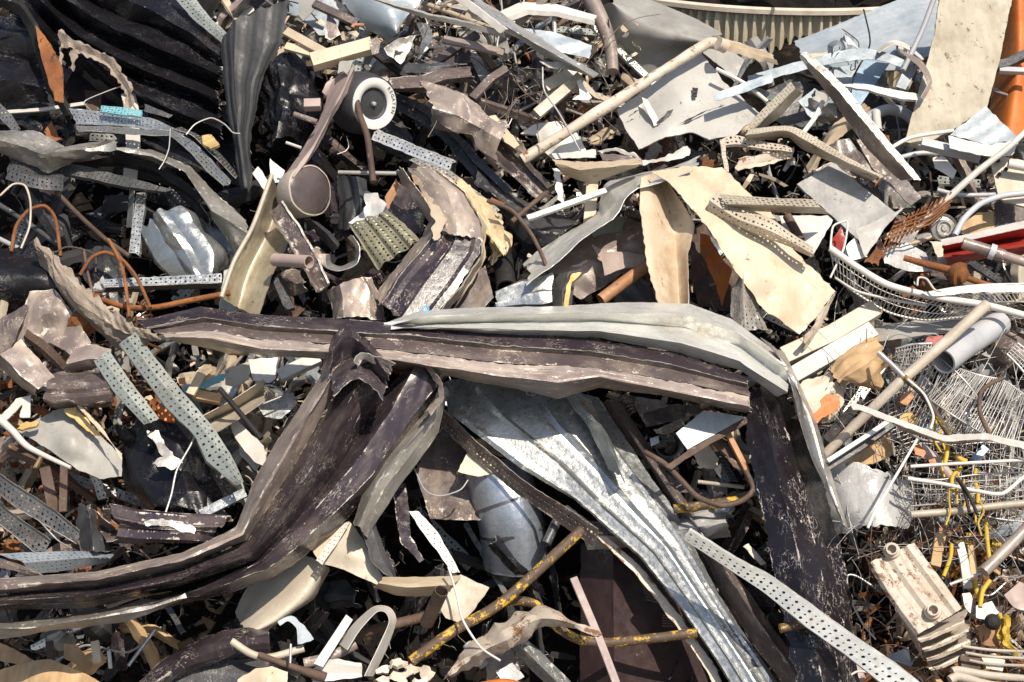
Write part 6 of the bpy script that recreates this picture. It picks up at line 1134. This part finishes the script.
P('tan_block', 'brown crumbling block right of the tank fins', 'block', 'copper', [(835, 475), (900, 470), (935, 500), (925, 550), (860, 545)], 42, ctrl=[(880, 510, 48)], cr=1.6, th=2)
P('tan_block', 'pinkish brown lump at the right edge below the pole', 'block', 'pink_brown', [(950, 350), (1010, 300), (1060, 320), (1060, 420), (1000, 400)], 44, ctrl=[(1000, 360, 52)], cr=1.6, th=2)
P('tan_block', 'cream stone lump near the bottom right corner', 'block', 'paper', [(860, 590), (910, 575), (950, 600), (940, 640), (880, 630)], 44, ctrl=[(905, 605, 50)], cr=1.4, th=2)
P('tan_block', 'dark brown box end left of the cream stone lump', 'block', 'rust_brown', [(785, 580), (862, 575), (860, 640), (790, 645)], 46, cr=.4, th=3)
for k, (l, y) in enumerate((('steel rod in the bundle at the bottom right corner, topmost', 545), ('steel rod in the bundle at the bottom right corner, second from top', 570), ('steel rod in the bundle at the bottom right corner, third from top', 598))):
    T('steel_rod', l, 'steel rod', 'pole', [(790 + 14 * k, y), (900, y + 15), (1060, y + 22)], 2.6, 50 + k)
T('steel_rod', 'thick rod with a bulb end at the bottom right corner', 'steel rod', 'pole', [(755, 640), (780, 636), (900, 655), (1060, 668)], 5.5, 54, taper=(1.3, 1))
T('steel_rod', 'lower rod with a bulb end at the bottom right corner', 'steel rod', 'pole', [(745, 672), (780, 660), (900, 690), (1060, 700)], 5.5, 54, taper=(1.4, 1))
# ================================================================== the smaller scrap wedged between the traced pieces
F()
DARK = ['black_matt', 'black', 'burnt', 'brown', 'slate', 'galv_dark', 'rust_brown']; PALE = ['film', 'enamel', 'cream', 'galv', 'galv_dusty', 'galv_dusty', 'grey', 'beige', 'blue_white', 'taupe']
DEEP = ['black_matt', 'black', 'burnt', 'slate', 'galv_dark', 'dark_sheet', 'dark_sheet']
MIXED = ['taupe', 'brown', 'cream', 'galv_dusty', 'slate', 'grey', 'rust_brown', 'galv', 'film', 'rust', 'beige']; RUSTY = ['rust_brown', 'taupe', 'card', 'copper', 'brown', 'cream', 'beige', 'rust']
FILL = []
def fill(place, box, pal, n, seed, lo=-30, hi=6, size=1.0, kinds='scxswsc'):
    r = random.Random(seed); x0, y0, x1, y1 = box; words = {'s': ('sheet_offcut', 'bent narrow sheet metal offcut', 'metal offcut'), 'p': ('torn_scrap', 'small torn flat scrap', 'metal scrap'), 'r': ('loose_rod', 'thin loose rod', 'rod'), 'b': ('loose_bar', 'short loose square bar', 'bar'), 'x': ('perforated_offcut', 'short perforated metal offcut', 'perforated strip'), 'c': ('crumpled_offcut', 'crumpled sheet metal piece', 'metal sheet'), 'w': ('loose_wire', 'thin loose curved wire', 'wire')}
    for i in range(n):
        k = kinds[i % len(kinds)]; cx, cy = r.uniform(x0, x1), r.uniform(y0, y1); a = r.uniform(0, math.pi); ca, sa = math.cos(a), math.sin(a); o = r.uniform(lo, hi); tl = r.uniform(-14, 14)
        m = r.choice(pal); nm, wd, ct = words[k]; lab = wd + ' wedged ' + place; grp = wd + 's ' + place
        def q(u, v, z=0): return (cx + u * ca - v * sa, cy + u * sa + v * ca, o + z)
        l = r.uniform(18, 62) * size; w = r.uniform(3, 9) * size; bo = r.uniform(-10, 10)
        if k == 's': ob = S(nm, lab, ct, m, [[q(-l, -w, -tl), q(r.uniform(-.3, .3) * l, bo - w, 5), q(l, -w * r.uniform(.3, 1), tl)], [q(-l, 0, -tl + 2.5), q(r.uniform(-.3, .3) * l, bo, 8), q(l, 0, tl + 2.5)], [q(-l, w, -tl - 2), q(r.uniform(-.3, .3) * l, bo + w, 4), q(l, w * r.uniform(.3, 1), tl - 2)]], 0, None, 1, .5, 10, grp=grp, step=1.4, rag=.7)
        elif k == 'c': w2 = w * 2.4; l2 = l * .6; ob = S(nm, lab, ct, m, [[q(-l2, -w2, -tl), q(0, -w2 * .8, 4), q(l2, -w2 * r.uniform(.3, 1), tl)], [q(-l2, -w2 * .2, -tl + 5), q(r.uniform(-4, 4), 0, 9), q(l2, 0, tl + 2)], [q(-l2, w2 * r.uniform(.2, 1), -tl - 3), q(0, w2, 2), q(l2, w2 * .6, tl - 5)]], 0, None, 1, 1.9, 13, grp=grp, step=1.2, rag=1.2)
        elif k == 'p':
            nn = r.randint(4, 7); rr = l * .55; ob = P(nm, lab, ct, m, [q(rr * r.uniform(.5, 1.1) * math.cos(j * 6.283 / nn), rr * r.uniform(.4, .9) * math.sin(j * 6.283 / nn), r.uniform(-8, 8)) for j in range(nn)], 0, cr=1.3, grp=grp, step=1.6, rag=.8)
        elif k == 'r': ob = T(nm, lab, ct, m, [q(-l * 1.3, 0, -tl), q(0, r.uniform(-3, 3), 0), q(l * 1.3, 0, tl)], r.uniform(2, 6), 0, grp=grp, n=8)
        elif k == 'w': ob = T(nm, lab, ct, r.choice(['wire', 'wire', 'rust_brown', 'black_matt']), [q(-l, 0, -tl), q(-l * .3, r.uniform(-14, 14), 4), q(l * .4, r.uniform(-14, 14), 4), q(l, 0, tl)], r.uniform(1, 2.2), 0, grp=grp, n=6)
        elif k == 'b': ob = B(nm, lab, ct, m, [q(-l, 0, -tl), q(l, 0, tl)], r.uniform(5, 11), r.uniform(3, 8), 0, roll=r.uniform(0, 90), grp=grp)
        else: ob = S(nm, lab, ct, r.choice(['galv', 'galv_dusty', 'galv_dark', 'galv_green'] if pal is not DARK else ['galv_dark', 'galv_dark', 'galv']), [[q(-l, -w * .8, -tl), q(l, -w * .8, tl)], [q(-l, w * .8, -tl), q(l, w * .8, tl)]], 0, 'U', 1.2, .3, perf=(1.7, max(2, int(w / 4)), .1, .9, .55), grp=grp)
        FILL.append(ob)
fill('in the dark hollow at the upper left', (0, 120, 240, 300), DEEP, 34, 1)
fill('in the shade around the black wheel', (270, 60, 470, 290), DARK, 40, 2, -30, 8)
fill('in the tangle near the top edge', (400, 0, 580, 130), MIXED, 75, 3, -26, 14, .78, 'srbpswr')
fill('beside the rusty pipe', (500, 110, 730, 310), MIXED, 60, 4, -28, 8, .8)
fill('among the pale straps at the upper right', (740, 50, 1024, 190), PALE, 60, 5, -24, 10, .8, 'scswsxwsc')
fill('near the red channel at the right', (790, 170, 1024, 340), MIXED, 80, 6, -26, 22, .85, 'scsxwspr')
fill('under the wire guards at the right', (800, 340, 1024, 540), PALE + ['rust_brown', 'brown'], 80, 7, -26, 22, .85, 'scwswsxw')
fill('in the rubble at the lower right corner', (890, 530, 1024, 682), RUSTY + ['yellow_hose', 'grey'], 90, 8, -20, 36, .5, 'swcwspwsb')
fill('around the torn grey sheet at the left edge', (0, 300, 140, 560), RUSTY + ['film', 'brown'], 70, 9, -20, 28, .85, 'scswsxwsc')
fill('beside the perforated uprights', (160, 360, 330, 500), PALE, 75, 10, -20, 30, .78, 'scswsxwsc')
fill('under the sweeping cladding at the left', (60, 480, 300, 560), DARK, 22, 11, -24, 14, .8)
fill('in the hollow at the bottom left', (0, 590, 260, 682), DARK + ['card'], 24, 12, -26, 10, .9)
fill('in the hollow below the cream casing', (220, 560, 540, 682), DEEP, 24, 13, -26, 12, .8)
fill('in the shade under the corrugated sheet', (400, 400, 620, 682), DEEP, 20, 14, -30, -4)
fill('around the pale topped bracket', (610, 390, 770, 540), MIXED, 40, 15, -24, 20, .6)
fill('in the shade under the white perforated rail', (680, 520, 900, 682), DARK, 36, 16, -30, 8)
fill('above the wheel at the top edge', (220, 0, 430, 70), MIXED, 40, 17, -24, 14, .85, 'scswsxwsc')
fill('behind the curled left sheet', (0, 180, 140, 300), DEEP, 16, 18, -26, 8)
fill('around the foot of the bent beam', (280, 230, 520, 320), DARK + ['taupe'], 30, 19, -26, 8, .8)
fill('under the long level channel', (100, 330, 780, 420), MIXED, 40, 20, -24, 14, .8)
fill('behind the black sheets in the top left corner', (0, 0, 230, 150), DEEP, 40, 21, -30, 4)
fill('in the hollow left of the cream sheet', (560, 200, 660, 310), MIXED, 30, 22, -24, 16, .6)
fill('below the cream planks', (770, 330, 900, 500), MIXED, 40, 23, -24, 20, .6)
fill('under the silver folded strip at the top edge', (470, 0, 640, 100), MIXED, 45, 24, -24, 8, .85, 'scswsxwsc')
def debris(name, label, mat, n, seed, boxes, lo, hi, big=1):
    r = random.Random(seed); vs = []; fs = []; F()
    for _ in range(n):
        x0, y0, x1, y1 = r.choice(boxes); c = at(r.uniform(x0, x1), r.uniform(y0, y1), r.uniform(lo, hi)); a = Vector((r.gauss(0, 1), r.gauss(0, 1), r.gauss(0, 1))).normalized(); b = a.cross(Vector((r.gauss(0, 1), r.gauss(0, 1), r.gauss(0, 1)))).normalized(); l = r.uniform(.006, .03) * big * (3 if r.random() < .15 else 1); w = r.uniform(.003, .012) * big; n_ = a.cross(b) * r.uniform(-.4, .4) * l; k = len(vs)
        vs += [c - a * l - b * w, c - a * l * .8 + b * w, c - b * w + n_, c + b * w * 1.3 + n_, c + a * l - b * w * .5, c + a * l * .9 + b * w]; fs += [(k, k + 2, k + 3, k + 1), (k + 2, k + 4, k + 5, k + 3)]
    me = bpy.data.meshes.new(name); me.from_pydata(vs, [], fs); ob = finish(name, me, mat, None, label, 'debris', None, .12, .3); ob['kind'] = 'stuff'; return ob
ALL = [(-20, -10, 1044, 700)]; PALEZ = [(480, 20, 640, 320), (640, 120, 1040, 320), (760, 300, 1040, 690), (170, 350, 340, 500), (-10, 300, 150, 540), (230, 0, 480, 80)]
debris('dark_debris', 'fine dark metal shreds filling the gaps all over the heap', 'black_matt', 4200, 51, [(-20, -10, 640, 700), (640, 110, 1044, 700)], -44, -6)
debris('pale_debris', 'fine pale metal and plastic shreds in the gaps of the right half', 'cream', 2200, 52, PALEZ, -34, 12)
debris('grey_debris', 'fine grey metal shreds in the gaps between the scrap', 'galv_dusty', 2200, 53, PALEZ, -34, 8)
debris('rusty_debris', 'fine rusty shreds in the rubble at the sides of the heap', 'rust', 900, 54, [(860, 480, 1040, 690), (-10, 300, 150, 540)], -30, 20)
OUT = [(-420, -200, -25, 900), (1050, -200, 1440, 900), (-420, -260, 1440, -60), (-300, 710, 1340, 900)]
for k, (w_, mt, n_) in enumerate((('dark', 'slate', 420), ('pale', 'galv_dusty', 420), ('brown', 'taupe', 420))):
    debris(w_ + '_scrap_mass', w_ + ' mixed scrap covering the rest of the heap around the view', mt, n_, 61 + k, OUT, -44, 6, 4.5)
# leave out every offcut the camera sees nothing of
from mathutils.bvhtree import BVHTree
bpy.context.view_layer.update(); vv = []; ff = []; own = []
for ob in SC.objects:
    if ob.type != 'MESH': continue
    w = world_loc(ob); b0 = len(vv); vv += [v.co + w for v in ob.data.vertices]
    for p in ob.data.polygons: ff.append([b0 + i for i in p.vertices]); own.append(ob.name)
bvh = BVHTree.FromPolygons(vv, ff); seen = {}
for j in range(0, 682, 2):
    for i in range(0, 1024, 2):
        d = cq @ Vector(((i - 512) / 1024 * 36 / LENS, -(j - 341) / 1024 * 36 / LENS, -1)); h = bvh.ray_cast(CAM, d.normalized())
        if h[2] is not None: seen[own[h[2]]] = seen.get(own[h[2]], 0) + 1
for ob in FILL:
    if seen.get(ob.name, 0) < 3: bpy.data.objects.remove(ob)
del vv, ff, own, bvh
# ================================================================== light
W = bpy.data.worlds.new('World'); SC.world = W; W.use_nodes = True; nt = W.node_tree
bg = nt.nodes['Background']; sky = nt.nodes.new('ShaderNodeTexSky'); sky.sky_type = 'NISHITA'; sky.sun_disc = False
EL, AZ = 51.0, 27.0                                        # height of the sun; degrees to the right of straight behind the camera
sd_ = Vector((math.cos(math.radians(EL)) * math.sin(math.radians(AZ)), -math.cos(math.radians(EL)) * math.cos(math.radians(AZ)), math.sin(math.radians(EL))))
sky.sun_elevation = math.radians(EL); sky.sun_rotation = math.atan2(sd_.x, sd_.y); sky.air_density = 1.0; sky.dust_density = 1.5
nt.links.new(sky.outputs[0], bg.inputs[0]); bg.inputs[1].default_value = .11
sl = bpy.data.lights.new('sun', 'SUN'); sl.energy = 4.6; sl.angle = math.radians(.5); sl.color = (1, .905, .77)
so = bpy.data.objects.new('sun', sl); COL.objects.link(so); so.rotation_mode = 'QUATERNION'; so.rotation_quaternion = sd_.to_track_quat('Z', 'Y'); so.location = (3, -6, 8)
SC.view_settings.view_transform = 'Standard'; SC.view_settings.look = 'None'; SC.view_settings.gamma = 1; SC.view_settings.exposure = .22
SC.render.engine = 'CYCLES'; SC.cycles.max_bounces = 6; SC.cycles.diffuse_bounces = 3
